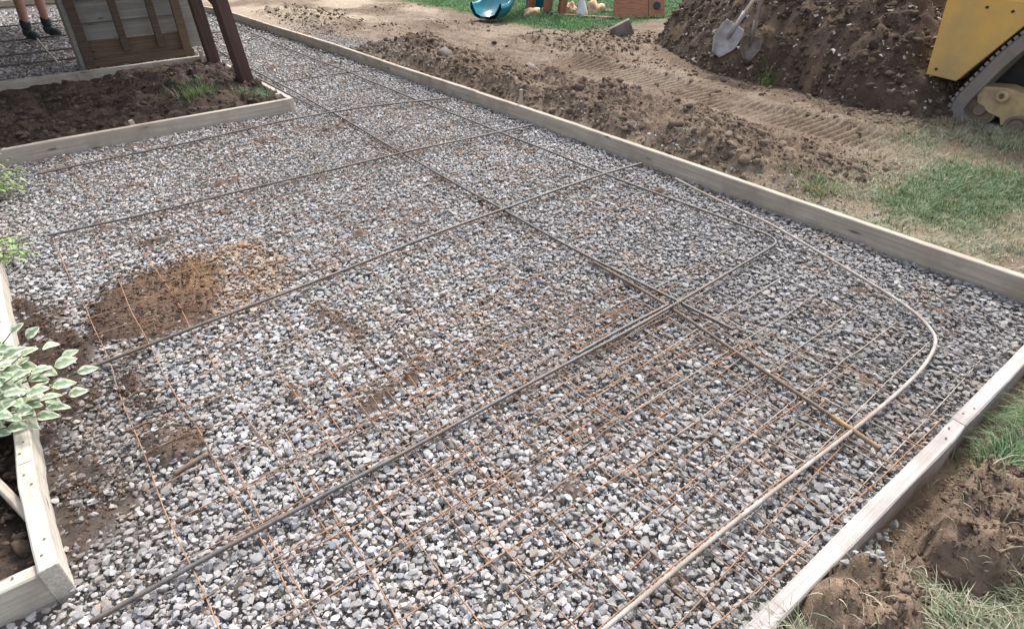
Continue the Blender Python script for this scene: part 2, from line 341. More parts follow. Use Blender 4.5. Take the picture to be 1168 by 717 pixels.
def tube_np(P, r, seg=8):
    P = np.asarray(P, float); n = len(P); t = np.gradient(P, axis=0); t /= np.linalg.norm(t, axis=1)[:, None] + 1e-9
    up = np.array([0, 0, 1.0]); s = np.cross(t, up); s /= np.linalg.norm(s, axis=1)[:, None] + 1e-9; u = np.cross(s, t)
    r = np.broadcast_to(np.asarray(r, float), (n,)); a = np.arange(seg) * 2 * PI / seg
    V = P[:, None, :] + r[:, None, None] * (np.cos(a)[None, :, None] * s[:, None, :] + np.sin(a)[None, :, None] * u[:, None, :])
    i = np.arange(n - 1)[:, None] * seg; j = np.arange(seg)[None, :]; k = (j + 1) % seg
    Q = np.stack([i + j, i + k, i + seg + k, i + seg + j], -1).reshape(-1, 4)
    return V.reshape(-1, 3), Q
def resample(P, step):
    P = np.asarray(P, float); d = np.r_[0, np.cumsum(np.linalg.norm(np.diff(P, axis=0), axis=1))]; n = max(2, int(d[-1] / step))
    s = np.linspace(0, d[-1], n); return np.stack([np.interp(s, d, P[:, i]) for i in range(P.shape[1])], 1)
def smooth_path(P, it=3):
    P = np.asarray(P, float)
    for _ in range(it):
        Q = np.empty((2 * len(P) - 2, P.shape[1])); Q[0::2] = 0.75 * P[:-1] + 0.25 * P[1:]; Q[1::2] = 0.25 * P[:-1] + 0.75 * P[1:]
        P = np.vstack([P[:1], Q, P[-1:]])
    return P
LASTP = {}
def rebar(path, label, mat='rebar', r=0.0060, z=0.022, seed=0, group='reinforcing bars laid on the stone', rib=True, wav=0.006):
    P = smooth_path(path, 3); P = resample(P, 0.0065 if rib else 0.03); n = len(P)
    if P.shape[1] == 2: P = np.c_[P, np.full(n, z)]
    s = np.arange(n) * 0.0065 if rib else np.arange(n) * 0.03
    rs = np.random.default_rng(seed); ph = rs.random(4) * 6
    P[:, 2] += 0.004 * np.sin(s * 2.3 + ph[0]) + 0.002 * np.sin(s * 6 + ph[1])
    nx = np.gradient(P[:, :2], axis=0); nx /= np.linalg.norm(nx, axis=1)[:, None] + 1e-9
    w = wav * np.sin(s * 1.1 + ph[2]) + wav * 0.3 * np.sin(s * 3.4 + ph[3])
    P[:, 0] += -nx[:, 1] * w; P[:, 1] += nx[:, 0] * w
    rad = np.full(n, r) + (0.0011 * (np.arange(n) % 2) if rib else 0); rad[0] *= 0.8; rad[-1] *= 0.8
    o0 = P[n // 2].copy(); o0[2] = 0; LASTP[label] = P.copy()
    V, Q = tube_np(P - o0, rad, 8); m = len(V); V = np.vstack([V, (P[0] - o0)[None], (P[-1] - o0)[None]])
    T = [[m, (j + 1) % 8, j] for j in range(8)] + [[m + 1, m - 8 + j, m - 8 + (j + 1) % 8] for j in range(8)]
    o = mesh_np('rebar', V, T, M[mat], smooth=not rib or True, quads=Q); o.location = o0
    return tag(o, label, 'rebar', group)
def ico(sub=2, seed=0, amp=0.25, flat=1.0, k=2.5):
    bm = bmesh.new(); bmesh.ops.create_icosphere(bm, subdivisions=sub, radius=1.0)
    V = np.array([v.co[:] for v in bm.verts]); T = np.array([[v.index for v in f.verts] for f in bm.faces]); bm.free()
    rs = np.random.default_rng(seed); r = np.ones(len(V))
    for i in range(7):
        kk = rs.normal(0, k * (1 + i * 0.5), 3); r += amp / (1 + i * 0.5) * np.cos(V @ kk + rs.random() * 6)
    V = V * np.clip(r, 0.4, 1.7)[:, None]; V[:, 2] *= flat
    return V, T
def hull(npts, seed):
    rs = np.random.default_rng(seed); d = rs.normal(size=(npts, 3)); d /= np.linalg.norm(d, axis=1)[:, None]
    sc = np.array([1.08, rs.uniform(0.62, 0.98), rs.uniform(0.30, 0.55)])
    P = np.sign(d) * np.abs(d) ** rs.uniform(0.75, 1.0) * rs.uniform(0.82, 1.05, (npts, 1)) * sc
    bm = bmesh.new()
    for p in P: bm.verts.new(p)
    bmesh.ops.convex_hull(bm, input=bm.verts); bmesh.ops.delete(bm, geom=[v for v in bm.verts if not v.link_faces], context='VERTS')
    bmesh.ops.triangulate(bm, faces=bm.faces); bm.verts.index_update()
    V = np.array([v.co[:] for v in bm.verts]); T = np.array([[v.index for v in f.verts] for f in bm.faces]); bm.free(); return V, T
def rotmats(rx, ry, rz):
    cx, sx, cy, sy, cz, sz = np.cos(rx), np.sin(rx), np.cos(ry), np.sin(ry), np.cos(rz), np.sin(rz)
    o = np.zeros(len(rx)); i = o + 1
    A = np.stack([np.stack([i, o, o], -1), np.stack([o, cx, -sx], -1), np.stack([o, sx, cx], -1)], 1)
    B = np.stack([np.stack([cy, o, sy], -1), np.stack([o, i, o], -1), np.stack([-sy, o, cy], -1)], 1)
    C = np.stack([np.stack([cz, -sz, o], -1), np.stack([sz, cz, o], -1), np.stack([o, o, i], -1)], 1)
    return C @ B @ A
def scatter(variants, pos, rot, scl, col, vid):
    VV, TT, CC = [], [], []; n0 = 0
    for k, (V, T) in enumerate(variants):
        s = np.where(vid == k)[0]
        if len(s) == 0: continue
        W = np.einsum('nij,vj->nvi', rot[s], V) * scl[s][:, None, None] + pos[s][:, None, :]
        VV.append(W.reshape(-1, 3)); TT.append((T[None] + (np.arange(len(s)) * len(V))[:, None, None] + n0).reshape(-1, 3))
        CC.append(np.repeat(col[s], len(V), axis=0)); n0 += W.shape[0] * W.shape[1]
    return np.vstack(VV), np.vstack(TT), np.vstack(CC)

# ---------------------------------------------------------------- ground (one sheet)
def axis(segs):
    out = []
    for a, b, st in segs: out.append(np.arange(a, b - 1e-6, st))
    return np.concatenate(out + [np.array([segs[-1][1]])])
gx = axis([(-60, -8, 8), (-8, -1.2, 0.4), (-1.2, -0.33, 0.02), (-0.33, 0.8, 0.025), (0.8, 2.95, 0.012), (2.95, 5.0, 0.014), (5.0, 6.4, 0.03), (6.4, 14, 0.15), (14, 30, 1.5), (30, 90, 10)])
gy = axis([(-60, -6, 6), (-6, -0.7, 0.3), (-0.7, -0.2, 0.03), (-0.2, 0.3, 0.009), (0.3, 1.2, 0.018), (1.2, 5.0, 0.0115), (5.0, 7.3, 0.02), (7.3, 10.5, 0.035), (10.5, 16, 0.15), (16, 30, 1.5), (30, 90, 10)])
GX, GY = np.meshgrid(gx, gy, indexing='ij'); H = ground_h(GX, GY)
# soil colours, with some sunlight painted in
ins = inside(GX, GY); n1 = fbm(GX, GY, 1.5, 4, 0)[..., None]; n2 = fbm(GX, GY, 9, 3, 3)[..., None]; n3 = fbm(GX, GY, 30, 2, 1)[..., None]
dark = np.array([0.085, 0.060, 0.048]); brown = np.array([0.165, 0.120, 0.087]); tanc = np.array([0.245, 0.195, 0.147]); black = np.array([0.035, 0.026, 0.022])
def lerp(a, b, t): return a * (1 - t) + b * t
C = lerp(brown, tanc, sm(n1 * 0.45 + n2 * 0.35 + n3 * .2, 0.36, 0.62))
rd = (band(GX, 3.1, 3.95, 0.15) * band(GY, 1.6, 6.6, 0.4))[..., None]
C = lerp(C, lerp(dark, brown, sm(n2, 0.35, 0.7)), rd * sm(n1 + 0.4 * (n3 - 0.5), 0.3, 0.55) * 0.85)
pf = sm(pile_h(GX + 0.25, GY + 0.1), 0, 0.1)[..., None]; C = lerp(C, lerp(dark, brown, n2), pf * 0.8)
sun_paint = (band(GX, 3.0, 5.5, 0.2) * sm(GY, 7.0, 9.0))[..., None]; C = lerp(C, np.array([0.42, 0.345, 0.265]), sun_paint * 0.75 * sm(n1, 0.3, 0.6))  # sunlit brightness painted into the far soil colour
gd = grass_density(GX, GY)[..., None]; gg = greenness(GX, GY)[..., None]
C = lerp(C, lerp(np.array([0.22, 0.19, 0.125]), np.array([0.10, 0.135, 0.06]), gg), gd * 0.75)
farl = (sm(GX, 5.3, 5.8) * sm(GY, 5.5, 6.5))[..., None]; farl = np.maximum(farl, sm(GX, 8.5, 9.2)[..., None]); C = lerp(C, np.array([0.05, 0.13, 0.03]), farl)
bedm = ((GX < 1.76) & (GY > 0.3) & (ins < 0.5))[..., None]; C = np.where(bedm, lerp(black, dark * 1.1, sm(n2 + 0.3 * (n3 - .5), 0.3, 0.75)), C)
nearm = ((GX < 3.0) & (GY < 0.27))[..., None]; C = np.where(nearm, lerp(lerp(brown * .85, brown * 1.6, sm(n2 * .6 + n3 * .4, 0.3, 0.65)), np.array([0.2, 0.18, 0.12]), gd * 0.5), C)  # near soil coloured lighter to stand for hazy sun on it
dp = dirtpatch(GX, GY)[..., None]; rust = sm(rell(GX, GY, 235, 310, 0.30, 0.35) + 0.3 * (n2[..., 0] - 0.5), 0.1, 0.5)[..., None]
Ci = lerp(np.array([0.20, 0.18, 0.165]), lerp(lerp(black, dark * 1.3, n3), lerp(np.array([.15, .10, .074]), np.array([0.20, 0.125, 0.075]), rust), sm(GX, -0.08, 0.12)[..., None]), dp)
C = np.where(ins[..., None] > 0.5, Ci, C)
nx_, ny_ = GX.shape; idx = np.arange(nx_ * ny_).reshape(nx_, ny_)
Q = np.stack([idx[:-1, :-1], idx[1:, :-1], idx[1:, 1:], idx[:-1, 1:]], -1).reshape(-1, 4)
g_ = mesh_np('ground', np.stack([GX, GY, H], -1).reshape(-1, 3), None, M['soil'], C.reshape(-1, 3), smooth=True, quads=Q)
tag(g_, 'bare brown soil and turf around the gravel slab base', 'ground', kind='structure')

# ---------------------------------------------------------------- dirt pile
px_ = np.arange(4.1, 9.2, 0.022); py_ = np.arange(0.8, 5.8, 0.022); PX, PY = np.meshgrid(px_, py_, indexing='ij'); PH = pile_h(PX, PY)
a = fbm(PX, PY, 3, 3, 2); b_ = fbm(PX, PY, 14, 3, 4)
jx = 0.03 * (fbm(PX, PY, 17, 2, 1) - 0.5); jy = 0.03 * (fbm(PX, PY, 17, 2, 5) - 0.5)
PC = lerp(np.array([0.070, 0.050, 0.038]), np.array([0.150, 0.107, 0.077]), sm(b_, 0.3, 0.7)[..., None])
PC = lerp(PC, np.array([0.26, 0.19, 0.115]), (sm(a, 0.52, 0.68) * 0.6 * sm(b_, .35, .6))[..., None])
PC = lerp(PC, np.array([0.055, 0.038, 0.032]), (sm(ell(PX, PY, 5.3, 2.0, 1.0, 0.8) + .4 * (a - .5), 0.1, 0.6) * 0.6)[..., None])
PZ = np.where(PH > 0.002, PH + 0.045, -0.06); idx = np.arange(PX.size).reshape(PX.shape)
Q = np.stack([idx[:-1, :-1], idx[1:, :-1], idx[1:, 1:], idx[:-1, 1:]], -1); keep = (PH[:-1, :-1] > 0) | (PH[1:, 1:] > 0)
V = np.stack([PX + jx - 6.62, PY + jy - 3.25, PZ], -1).reshape(-1, 3)
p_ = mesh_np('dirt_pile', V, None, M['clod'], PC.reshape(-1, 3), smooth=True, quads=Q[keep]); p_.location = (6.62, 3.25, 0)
tag(p_, 'big heap of dark dug earth mixed with stones behind the loader', 'dirt pile')

# ---------------------------------------------------------------- crushed stone
HV = [hull(13 + i % 5, 200 + i) for i in range(22)]; HF = [hull(8 + i % 3, 300 + i) for i in range(12)]
def stones(x0, x1, y0, y1, cell, smin, smax, layer_z, variants, far=False, dens=1.0):
    xs = np.arange(x0, x1, cell); ys = np.arange(y0, y1, cell); X, Y = np.meshgrid(xs, ys); X = X.ravel() + rng.uniform(-.6, .6, X.size) * cell; Y = Y.ravel() + rng.uniform(-.6, .6, Y.size) * cell
    k = (inside(X, Y) > .5) & ~((X < XL + .02) & (X > XL - .03) & (Y > 1.385) & (Y < 5.05)) & (inside(X + .018, Y) > .5) & (inside(X - .022, Y) > .5) & (inside(X, Y + .022) > .5) & (inside(X, Y - .018) > .5)
    k &= inview(np.stack([X, Y, 0 * X], -1))
    X, Y = X[k], Y[k]; dpv = dirtpatch(X, Y); kp = rng.random(len(X)) < np.clip(1.15 - dpv * 1.12 + .30 * (X < 0.05) * dpv + .35 * sm(fbm(X, Y, 9, 2, 1), .5, .7) * dpv, 0, 1) * dens
    X, Y, dpv = X[kp], Y[kp], dpv[kp]; n = len(X)
    s = smin + (smax - smin) * rng.random(n) ** 2.4
    z = layer_z + rng.uniform(-.006, .006, n) + 0.012 * (fbm(X, Y, 2.5, 2, 1) - .5) + s * .15 + dpv * 0.012
    rot = rotmats(rng.normal(0, .24, n), rng.normal(0, .24, n), rng.random(n) * 2 * PI)
    # stone colours: mostly mid grey limestone, some pale, a few brown
    g = np.clip(rng.normal(0.28, 0.045, n), 0.17, 0.5)
    pale = rng.random(n) < (0.09 + 0.20 * sm(fbm(X, Y, 1.1, 3, 3) + 0.18 * (1 - sm(X, 0.2, 2.4)), 0.4, 0.75)); g = np.where(pale, rng.uniform(0.36, 0.50, n), g)
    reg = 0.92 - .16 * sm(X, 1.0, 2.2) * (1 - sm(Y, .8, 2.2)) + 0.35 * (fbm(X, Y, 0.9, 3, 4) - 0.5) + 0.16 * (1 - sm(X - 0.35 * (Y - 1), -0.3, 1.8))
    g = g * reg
    tint = rng.normal(0, 1, n); c = np.stack([g * (1.015 + .022 * tint), g * .985, g * (0.985 - .028 * tint)], -1)
    br = (rng.random(n) < 0.015 + 0.09 * sm(fbm(X, Y, 2.3, 3, 5), 0.52, 0.72))[:, None]; c = np.where(br, c * [1.0, .82, .68] * .8, c)
    dust = (0.55 * sm(fbm(X, Y, 3.1, 3, 0), 0.55, 0.75) * rng.random(n) * far)[:, None]; c = c * (1 - dust) + np.array([.30, .23, .19]) * dust
    rst = np.clip(1.3 * sm(rell(X, Y, 250, 320, 0.40, 0.5) + .5 * (fbm(X, Y, 6, 2, 2) - .5), 0.05, .5) * rng.random(n), 0, .8)
    rst = np.maximum(rst, 0.45 * sm(fbm(X, Y, 7, 2, 3), 0.66, 0.78) * rng.random(n) * (Y < 3))[:, None]
    c = c * (1 - rst) + np.array([0.30, 0.185, 0.10]) * rst * 1.0
    mud = (np.clip(dpv * 0.9 + sm(ell(X, Y, -.2, 1.9, .4, .9), 0.1, .6), 0, 1) * rng.random(n) * .85)[:, None]; c = c * (1 - mud) + np.array([.10, .075, .06]) * mud
    vid = rng.integers(0, len(variants), n)
    return scatter(variants, np.stack([X, Y, z], -1), rot, s, c, vid)
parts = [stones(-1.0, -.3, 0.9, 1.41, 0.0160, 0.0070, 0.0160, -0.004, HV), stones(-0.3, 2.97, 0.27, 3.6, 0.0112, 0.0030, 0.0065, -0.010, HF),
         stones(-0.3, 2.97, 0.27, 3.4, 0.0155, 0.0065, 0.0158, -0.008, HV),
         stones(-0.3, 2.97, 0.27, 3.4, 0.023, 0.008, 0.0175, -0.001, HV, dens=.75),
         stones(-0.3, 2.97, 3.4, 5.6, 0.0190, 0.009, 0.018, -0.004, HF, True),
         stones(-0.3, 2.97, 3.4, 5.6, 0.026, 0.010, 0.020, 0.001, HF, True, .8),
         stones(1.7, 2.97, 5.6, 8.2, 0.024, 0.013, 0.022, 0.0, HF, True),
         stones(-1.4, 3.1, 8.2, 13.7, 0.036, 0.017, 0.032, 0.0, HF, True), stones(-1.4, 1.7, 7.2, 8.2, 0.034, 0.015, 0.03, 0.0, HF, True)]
n0 = 0; VV = []; TT = []; CC = []
for v, t, c in parts: VV.append(v); TT.append(t + n0); CC.append(c); n0 += len(v)
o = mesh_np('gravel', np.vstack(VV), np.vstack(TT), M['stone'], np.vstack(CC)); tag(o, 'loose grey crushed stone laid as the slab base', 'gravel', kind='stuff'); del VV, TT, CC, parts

# spilled stone outside the far form and beside the near form, pale stones in the heap, clods
def sprinkle(name, XY, smin, smax, variants, colf, mat, label, cat, lift=0.2, par=None, tiltsd=.5, pw=2.0):
    X, Y = XY; n = len(X); z = surf_h(X, Y); s = smin + (smax - smin) * rng.random(n) ** pw
    rot = rotmats(rng.normal(0, tiltsd, n), rng.normal(0, tiltsd, n), rng.random(n) * 2 * PI); c = colf(n, X, Y)
    V, T, C_ = scatter(variants, np.stack([X, Y, z + s * lift], -1), rot, s, c, rng.integers(0, len(variants), n))
    o = mesh_np(name, V, T, M[mat], C_, smooth=(mat == 'clod')); return tag(o, label, cat, kind='stuff')
def grey(n, X, Y): g = rng.uniform(.16, .38, n); return np.stack([g * 1.03, g, g * .97], -1)
X = np.concatenate([rng.normal(3.22, .13, 2600), rng.normal(3.15, 0.05, 250), rng.normal(1.24, .06, 170)]); Y = np.concatenate([rng.normal(7.1, .75, 2600), rng.uniform(1, 6, 250), rng.normal(.215, .022, 170)])
k = (inside(X, Y) < .5) & (np.abs(X - XF) > .03) & ~((np.abs(Y - YN) < .03) & (X < 3)); sprinkle('spilled_gravel', (X[k], Y[k]), .007, .015, HV, grey, 'stone', 'grey stones spilled onto the soil outside the form boards', 'gravel')
def palec(n, X, Y):
    g = rng.uniform(.16, .55, n) ; t = rng.random(n)[:, None]; return np.stack([g * 1.05, g * .95, g * .86], -1) * (1 - .2 * t)
X = rng.uniform(4.5, 7.6, 9000); Y = rng.uniform(1.2, 5.3, 9000); k = pile_h(X, Y) > .03
sprinkle('pebbles', (X[k], Y[k]), .006, .034, HF, palec, 'stone', 'pale stones and chips mixed through the earth heap', 'pebbles', .3, pw=3.5)
def clod(sub, seed):
    V, T = ico(sub, seed, .10, 1.0, 1.2); rs = np.random.default_rng(seed)
    for i in range(6):                                    # chip flat facets and notches into it
        n = rs.normal(size=3); n /= np.linalg.norm(n); d = V @ n; lim = rs.uniform(.45, .8); V = V - np.clip(d - lim, 0, 9)[:, None] * n * .85
    V = V * (1 + .10 * np.abs(np.sin(V @ rs.normal(0, 5, 3) + 1)) + .06 * np.sin(V @ rs.normal(0, 9, 3)))[:, None]
    return V * np.array([1.15, rs.uniform(.6, 1), rs.uniform(.45, .8)]), T
CL = [clod(2, 400 + i) for i in range(14)] + [clod(3, 440 + i) for i in range(4)]
def clodc(n, X, Y):
    t = rng.random(n)[:, None]; c = lerp(np.array([.095, .068, .050]), np.array([.22, .165, .122]), t)
    d = ((X < 1.76) & (Y > .3))[:, None] | (pile_h(X, Y) > .03)[:, None]; return np.where(d, c * .62, c)
def regionpts(n, x0, x1, y0, y1, f):
    X = rng.uniform(x0, x1, n); Y = rng.uniform(y0, y1, n); k = (rng.random(n) < f(X, Y)) & (inside(X, Y) < .5) & (np.abs(X - XF) > .035) & inview(np.stack([X, Y, 0 * X], -1)); return X[k], Y[k]
rg = [regionpts(9000, 3.03, 4.0, 1.4, 6.8, lambda x, y: sm(fbm(x, y, 2.6, 3, 4), .3, .6) * (1 - .5 * sm(x, 3.7, 3.9))),
      regionpts(6000, 3.6, 5.6, 1.2, 9.5, lambda x, y: .75 * sm(fbm(x, y, 1.7, 2, 5), .4, .7) * (1 - .8 * track_zone(x, y))),
      regionpts(2500, 4.7, 6.2, 4.6, 6.0, lambda x, y: .8 + 0 * x), regionpts(1200, 3.2, 3.9, 7.8, 10.4, lambda x, y: .9 + 0 * x),
      regionpts(2500, 3.9, 5.7, .9, 3.2, lambda x, y: sm(pile_h(x + .35, y), 0, .1)),
      regionpts(3500, -1.2, -.36, 1.42, 4.9, lambda x, y: .8 + 0 * x), regionpts(7000, -1.5, 1.68, 5.14, 7.1, lambda x, y: .8 + 0 * x),
      ]
X = np.concatenate([a[0] for a in rg]); Y = np.concatenate([a[1] for a in rg]); sprinkle('dirt_clods', (X, Y), .003, .028, CL, clodc, 'clod', 'loose clods and crumbs of brown soil', 'soil', .05, pw=6.0)
def crumbs(rg, s0, s1, label, pw=2.5, cf=None):
    X = np.concatenate([a[0] for a in rg]); Y = np.concatenate([a[1] for a in rg]); sprinkle('soil_crumbs', (X, Y), s0, s1, HF, cf or clodc, 'clod', label, 'soil', .25, pw=pw)
crumbs([regionpts(16000, 3.03, 4.1, 1.3, 6.9, lambda x, y: .25 + .75 * sm(fbm(x, y, 2.6, 3, 4), .3, .6)), regionpts(16000, 3.3, 5.8, .9, 9.8, lambda x, y: (.2 + .6 * sm(fbm(x, y, 1.7, 2, 5), .4, .7)) * (1 - .7 * track_zone(x, y))), regionpts(9000, -1.5, 1.68, 5.14, 7.1, lambda x, y: .8 + 0 * x)], .003, .012, 'fine crumbs of broken soil on the worked ground')
X = rng.uniform(3.08, 3.85, 120); Y = rng.uniform(1.6, 6.6, 120); kk = fbm(X, Y, 2.6, 3, 4) > .47
sprinkle('dirt_clods', (X[kk], Y[kk]), .022, .055, CL[:14], clodc, 'clod', 'large broken soil clods in the ridge behind the far board', 'soil', .0, pw=2.2)
crumbs([regionpts(1800, 1.0, 3.0, -.2, .17, lambda x, y: (1 - grass_density(x, y)))], .004, .018, 'broken chunks of soil on the clods beside the near board', 2.5)
crumbs([regionpts(30000, .7, 3.0, -.4, .2, lambda x, y: (1 - .9 * grass_density(x, y)))], .0012, .008, 'fine crumbs on the clods beside the near board', 4.5)
crumbs([regionpts(9000, -1.2, -.36, 1.42, 4.9, lambda x, y: .9 + 0 * x)], .003, .02, 'dark crumbs of soil in the left bed', 4)
X = rng.uniform(4.4, 8, 70000); Y = rng.uniform(1, 5.6, 70000); kk = (pile_h(X, Y) > .02) & inview(np.stack([X, Y, pile_h(X, Y)], -1), 60)
sprinkle('earth_crumbs', (X[kk], Y[kk]), .004, .026, HF, clodc, 'clod', 'fine earth crumbs covering the heap', 'soil', .15, pw=2.6)
X = rng.uniform(4.4, 8, 20000); Y = rng.uniform(1, 5.6, 20000); kk = pile_h(X, Y) > .02
sprinkle('earth_clods', (X[kk], Y[kk]), .006, .042, CL, clodc, 'clod', 'dark clods covering the earth heap', 'soil', .1, pw=5.0)
X = rng.uniform(-.3, 1.0, 15000); Y = rng.uniform(1.4, 3.4, 15000); kk = (rng.random(15000) < dirtpatch(X, Y)) & (X > -.29); X, Y = X[kk], Y[kk]
def pc(n, X, Y):
    r = sm(X, .15, .6)[:, None]; t = rng.random(n)[:, None]; return lerp(lerp(np.array([.06, .045, .036]), np.array([.19, .125, .09]), t), np.array([.26, .165, .095]), r * t * .8)
sprinkle('soil_crumbs', (X, Y), .002, .013, HF, pc, 'clod', 'brown soil crumbs where the stone is thin', 'soil', .2, pw=2.5)

# ---------------------------------------------------------------- grass
def blades(X, Y, Z, L, W, lean, col, seg=3, az=None):
    n = len(X); az = rng.random(n) * 2 * PI if az is None else az; dx, dy = np.cos(az), np.sin(az); wx, wy = -dy, dx
    V = np.zeros((n, seg * 2 + 1, 3)); tw = rng.uniform(0, .6, n)
    for i in range(seg + 1):
        t = i / seg; h = L * (t * np.cos(lean * t)); r = L * t * np.sin(lean * (0.3 + .7 * t)); w = W * (1 - t) ** .7
        cx = X + dx * r; cy = Y + dy * r; cz = Z + h
        if i < seg:
            V[:, 2 * i, 0] = cx - wx * w; V[:, 2 * i, 1] = cy - wy * w; V[:, 2 * i, 2] = cz; V[:, 2 * i + 1, 0] = cx + wx * w; V[:, 2 * i + 1, 1] = cy + wy * w; V[:, 2 * i + 1, 2] = cz
        else: V[:, 2 * seg, 0] = cx; V[:, 2 * seg, 1] = cy; V[:, 2 * seg, 2] = cz
    T = []
    for i in range(seg - 1): a = 2 * i; T += [[a, a + 1, a + 3], [a, a + 3, a + 2]]
    T += [[2 * seg - 2, 2 * seg - 1, 2 * seg]]; T = np.array(T); nv = seg * 2 + 1
    return V.reshape(-1, 3), (T[None] + (np.arange(n) * nv)[:, None, None]).reshape(-1, 3), np.repeat(col, nv, 0)
def grass_patch(n, x0, x1, y0, y1, Lr, Wd, seg=3, leanr=(.4, 1.3), surf=False, clump=0.0):
    X = rng.uniform(x0, x1, n); Y = rng.uniform(y0, y1, n); d = grass_density(X, Y)
    k = (rng.random(n) < d) & inview(np.stack([X, Y, 0 * X], -1)); X, Y, d = X[k], Y[k], d[k]; m = len(X); Z = ground_h(X, Y) - .006
    g = greenness(X, Y) + rng.normal(0, .16, m); L = rng.uniform(*Lr, m) * (0.6 + .5 * d); lean = rng.uniform(*leanr, m)
    green = np.array([.115, .195, .085]) * rng.uniform(.6, 1.35, (m, 1)); mid_ = np.array([.24, .28, .165]) * rng.uniform(.7, 1.2, (m, 1)); straw = np.array([.44, .41, .30]) * rng.uniform(.55, 1.15, (m, 1))
    r = rng.random(m); c = np.where((r < g * .95)[:, None], green, np.where((r < .45 + g * .5)[:, None], mid_, straw))
    if y1 > 6: c = green * .95 + np.array([0.0, .03, .012])
    az = (fbm(X, Y, 5, 2, 2) * 4 * PI) + rng.normal(0, .9, m)
    return blades(X, Y, Z, L, Wd * rng.uniform(.7, 1.3, m), lean, c, seg, az)
def straw(n, x0, x1, y0, y1, L):
    X = rng.uniform(x0, x1, n); Y = rng.uniform(y0, y1, n); k = (inside(X, Y) < .5) & (np.abs(Y - YN) > .03) & (np.abs(X - XF) > .03) & (pile_h(X, Y) < .02); X, Y = X[k], Y[k]; m = len(X)
    c = np.array([.40, .34, .23]) * rng.uniform(.35, 1.15, (m, 1)); return blades(X, Y, ground_h(X, Y) + .003, rng.uniform(.3, 1, m) * L, .0011 + 0 * X, rng.uniform(1.1, 1.7, m), c, 3)
Gp = [straw(1100, .8, 3.0, -.4, .16, .07), straw(5000, 3.05, 5.5, -.3, 2.6, .06), grass_patch(46000, .75, 3.0, -.6, .235, (.05, .12), .0015, 4, (.7, 1.8)), grass_patch(90000, 3.02, 6.2, -.8, 2.1, (.025, .07), .0021, 3, (.5, 1.5)),
      grass_patch(95000, 5.2, 13.5, 5.3, 13, (.04, .08), .0050, 3), grass_patch(12000, 8.5, 14, 2.0, 5.5, (.04, .08), .006, 3), grass_patch(9000, .7, 1.75, 5.15, 6.6, (.05, .13), .003, 3, (.3, 1.1))]
n0 = 0; VV = []; TT = []; CC = []
for v, t, c in Gp: VV.append(v); TT.append(t + n0); CC.append(c); n0 += len(v)
tag(mesh_np('grass', np.vstack(VV), np.vstack(TT), M['grass'], np.vstack(CC)), 'patchy green and straw coloured lawn grass', 'grass', kind='stuff')
def tuft(px, py, n, rad, L, label, dead=.2, cat='grass tuft'):
    P = on_surface(px, py); X = rng.normal(0, rad, n); Y = rng.normal(0, rad, n); g = np.array([.11, .20, .06]) * rng.uniform(.6, 1.3, (n, 1)); s = np.array([.36, .33, .2]) * rng.uniform(.6, 1.1, (n, 1))
    c = np.where((rng.random(n) < dead)[:, None], s, g); Z = surf_h(X + P[0], Y + P[1]) - P[2] - .01
    v, t, cc = blades(X, Y, Z, rng.uniform(.5, 1, n) * L, .0028 + 0 * X, rng.uniform(.2, 1.1, n), c, 4, np.arctan2(Y, X) + rng.normal(0, .5, n))
    o = mesh_np('grass_tuft', v, t, M['grass'], cc); o.location = P; tag(o, label, cat)
tuft(876, 90, 260, .045, .12, 'green grass tuft rooted at the foot of the earth heap below the shovels', .25)
tuft(938, 218, 260, .06, .08, 'small pale green tuft on bare soil beside the far form board', .4)
tuft(228, 108, 260, .07, .14, 'pale weedy grass tuft in the soil bed under the timber posts', .35)
# ---------------------------------------------------------------- form boards
G1 = 'wooden form boards around the slab'
board('form_board', (XF + .003, .20), (XF, 4.28), .038, -.03, .10, M['pine'], 'long form board on the far side, lengths nearest the grass and loader', G1, seed=1)
board('form_board', (XF + .006, 4.285), (XF - .02, 6.75), .038, -.03, .098, M['pine2'], 'middle form board of the far side, beside the broken clods', G1, seed=2)
board('form_board', (XF - .02, 6.755), (2.86, 10.45), .038, -.03, .098, M['pine'], 'far side form board running behind the timber posts', G1, seed=3)
board('form_board', (2.86, 10.455), (2.58, 11.8), .038, -.03, .098, M['pine2'], 'short form board angled in past the timber posts', G1, seed=4)
board('form_board', (2.58, 11.805), (2.3, 13.65), .038, -.03, .098, M['pine'], 'last angled form board at the far end of the stone', G1, seed=5)
board('form_board', (0.72, YN - .002), (1.86, YN), .042, -.03, .10, M['pinew'], 'pale near form board half buried by clods at the bottom corner', G1, seed=6)
board('form_board', (1.863, YN), (XF - .02, YN + .006), .042, -.03, .102, M['pinew'], 'pale near form board running from green grass to the far corner', G1, seed=7)
board('form_board', (XL + .002, 1.378), (XL - .008, 1.80), .042, -.03, .105, M['pinel'], 'short pale board end at the bottom left corner', G1, seed=8)
board('form_board', (XL - .008, 1.803), (XL + .0, 4.0), .042, -.03, .105, M['pinel'], 'pale left form board under the white edged leaves', G1, seed=9)
board('form_board', (XL + .0, 4.003), (XL - .0, 5.06), .042, -.03, .10, M['pine'], 'left form board under the green ferny leaves', G1, seed=10)
board('form_board', (-1.6, 1.415), (XL - .021, 1.405), .042, -.03, .095, M['pinel'], 'pale board crossing the bottom left corner', G1, seed=11)
board('form_board', (-1.7, 5.085), (1.72, 5.085), .038, -.03, .10, M['pine'], 'form board along the front of the dark soil bed', G1, seed=12)
board('form_board', (1.737, 5.066), (1.737, 7.18), .038, -.03, .10, M['pinel'], 'form board on the right of the dark soil bed by the timber posts', G1, seed=13)
board('form_board', (0.55, 7.20), (1.755, 7.20), .038, -.03, .115, M['pine2'], 'back board of the soil bed under the clapboard panel', G1, seed=14)
